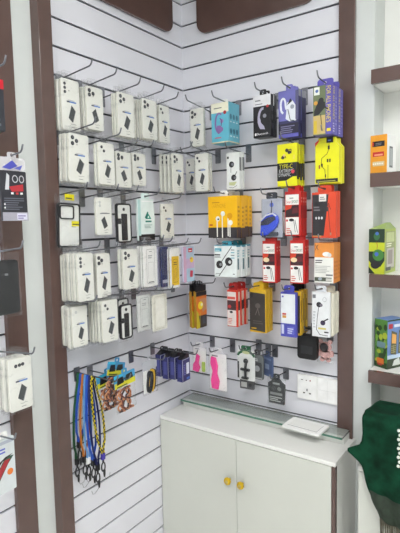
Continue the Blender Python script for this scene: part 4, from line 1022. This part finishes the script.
# dark mount blister, blue card
t = empty('adapter_blister'); w, h = .062, .112
b = MB(); b.prism(rrect(-w / 2, w / 2, 0, h, .012), -.004, .004, M((96, 100, 102), .3)); b.build('pack_body', t, .002)
k = front_ink(w, h, -.004); k.poly(rrect(.12, .88, .12, .7, .1), M((58, 60, 62))); k.ell(.5, .45, .22, M((140, 144, 146)), .12); k.bars(.2, .75, .8, .88, 2, M((190, 192, 192))); k.rect(.1, .04, .9, .09, M((170, 172, 170))); k.build('printed_front', t)
hang_tab(t, .03, h - .001, h + .022, .002, M((70, 72, 74)), .005)
rowR(t, .452, .945, .11, .008, 1, 0, ['small grey pack with dark ring between green arch and blue card'], 'adapter pack', None, h + .0105, 'holding the small grey pack')
t = empty('sim_card_holder'); w, h = .075, .092
b = MB(); b.prism(rrect(-w / 2, w / 2, 0, h, .004), -.004, .004, M((76, 92, 128), .3)); b.build('card', t, .001); k = front_ink(w, h, -.004); k.rect(.3, .35, .7, .6, M((140, 156, 186))); k.rect(.1, .8, .9, .9, M((110, 126, 160))); k.build('printed_front', t); hang_tab(t, .025, h - .001, h + .02, .001, M((76, 92, 128), .3), .005)
place(t, 'R', .486, .958, .078, .008, -.45); tag(t, 'slate blue card turned edgewise beside the small grey pack', 'card')
peg('R', .486, .958 + h + .0095, .12, 'holding the slate blue card', 0)
t = empty('adapter_blister'); w, h = .070, .046
b = MB(); b.prism(rrect(-w / 2, w / 2, 0, h, .005), -.005, .005, M((80, 80, 82), .3)); b.build('pack_body', t, .002); k = front_ink(w, h, -.005); k.rect(.1, .2, .5, .7, M((190, 190, 188))); k.ell(.72, .45, .12, M((50, 50, 52))); k.build('printed_front', t)
b = MB(); b.prism(rrect(-.004, .004, h, h + .105, .001), -.0008, .0008, FILM2); b.build('hang_strip', t)
place(t, 'R', .385, .882, .085, .01, .1); tag(t, 'low dark grey pack hanging below the green arched blister', 'adapter pack')
peg('R', .374, .985, .11, 'holding the low dark grey pack', 0)
t = empty('car_charger_blister'); w, h = .082, .110
b = MB(); b.prism([(-w / 2 + .004, 0), (w / 2 - .004, 0), (w / 2, h * .8), (w * .3, h * .9), (w * .2, h), (-w * .2, h), (-w * .3, h * .9), (-w / 2, h * .8)], -.005, .005, M((50, 53, 54), .25)); b.build('pack_body', t, .003)
k = front_ink(w, h, -.005); k.bars(.12, .1, .88, .32, 3, M((176, 180, 178))); k.rect(.15, .36, .85, .46, M((130, 134, 132))); k.ell(.35, .62, .14, M((44, 46, 48)), .09); k.ell(.68, .62, .12, M((120, 124, 122)), .08); k.rect(.3, .78, .7, .86, M((150, 154, 152))); k.build('printed_front', t)
pouch(t, w + .006, -.004, h + .004, .026, FILM, 73); hang_tab(t, .03, h - .001, h + .022, .002, M((50, 52, 54)), .005)
rowR(t, .539, .850, .10, .01, 1, 0, ['dark grey notched pack hanging lowest beside the wall socket'], 'charger pack', None, h + .0105, 'holding the dark notched pack beside the socket')
# black square case
t = empty('hard_case'); w, h = .086, .100
b = MB(); b.prism(rrect(-w / 2, w / 2, 0, h, .014), -.014, .014, M((17, 17, 19), .6)); b.build('case_shell', t, .004)
b = MB(); b.box(-.026, .026, -.0155, -.014, .024, .058, M((40, 40, 43), .6)); b.build('embossed_panel', t, .001)
b = MB(); b.ring(rrect(-.022, .022, h - .002, h + .034, .008), rrect(-.012, .012, h + .006, h + .026, .004), -.004, .004, M((28, 28, 30), .5)); b.build('hang_strap', t)
rowR(t, .672, 1.062, .085, .028, 1, 0, ['black square hard case hanging under the blue and gold packs'], 'hard case', None, h + .022, 'holding the black square case', .02)
# glitter bear shaped grip
t = empty('phone_grip'); GLI = mat('pink_glitter', (206, 160, 156), .25, var=.35, scale=260)
def poly_el(cx, cz, rx, rz, n=16): return [(cx + rx * cos(2 * pi * k / n), cz + rz * sin(2 * pi * k / n)) for k in range(n)]
b = MB()
for el in ((0, .052, .026, .022), (0, .020, .022, .022), (-.020, .074, .009, .009), (.020, .074, .009, .009), (-.026, .026, .009, .014), (.026, .026, .009, .014), (-.013, .0, .010, .010), (.013, .0, .010, .010)):
    b.prism(poly_el(*el), -.003, .003, GLI)
b.build('teddy_card', t)
b = MB(); b.lathe([(.017, 0), (.018, .004), (.016, .008), (.010, .0085)], M((40, 32, 34), .3), (-.004, -.003, .052), 'y', 20); b.build('round_grip', t)
pouch(t, .074, -.014, .094, .014, FILM, 75); hang_tab(t, .03, .090, .11, .0008, FILM, .005)
rowR(t, .742, 1.066, .06, .006, 1, 0, ['pink glitter teddy shaped phone grip above the blank wall plate'], 'phone grip', None, .10, 'holding the pink teddy grip', .015)

# ==================================================================== CAMERA, WORLD
cam = bpy.data.cameras.new('camera'); co = bpy.data.objects.new('camera', cam); COL.objects.link(co); S.camera = co
F, YA, PI_, RO_ = 482.57, -.616114, -.0894005, -.0215228
fw = Vector((sin(YA) * cos(PI_), cos(YA) * cos(PI_), sin(PI_))); rt = Vector((cos(YA), -sin(YA), 0)); up = rt.cross(fw)
R_ = rt * cos(RO_) + up * sin(RO_); U_ = up * cos(RO_) - rt * sin(RO_)
co.matrix_world = Matrix(((R_.x, U_.x, -fw.x, 1.45056), (R_.y, U_.y, -fw.y, -1.93659), (R_.z, U_.z, -fw.z, 1.63532), (0, 0, 0, 1)))
cam.sensor_fit = 'VERTICAL'; cam.sensor_height = 36; cam.lens = 36 * F / 533; cam.clip_start = .02
w = bpy.data.worlds.new('world'); S.world = w; w.use_nodes = True
w.node_tree.nodes['Background'].inputs[0].default_value = (.8, .85, 1, 1); w.node_tree.nodes['Background'].inputs[1].default_value = .3
S.view_settings.view_transform = 'Standard'; S.view_settings.look = 'None'; S.view_settings.gamma = 1; S.view_settings.exposure = 0
S.cycles.transparent_max_bounces = 48; S.cycles.max_bounces = 8; S.cycles.diffuse_bounces = 5
S.cycles.sample_clamp_indirect = 4; S.cycles.caustics_reflective = False
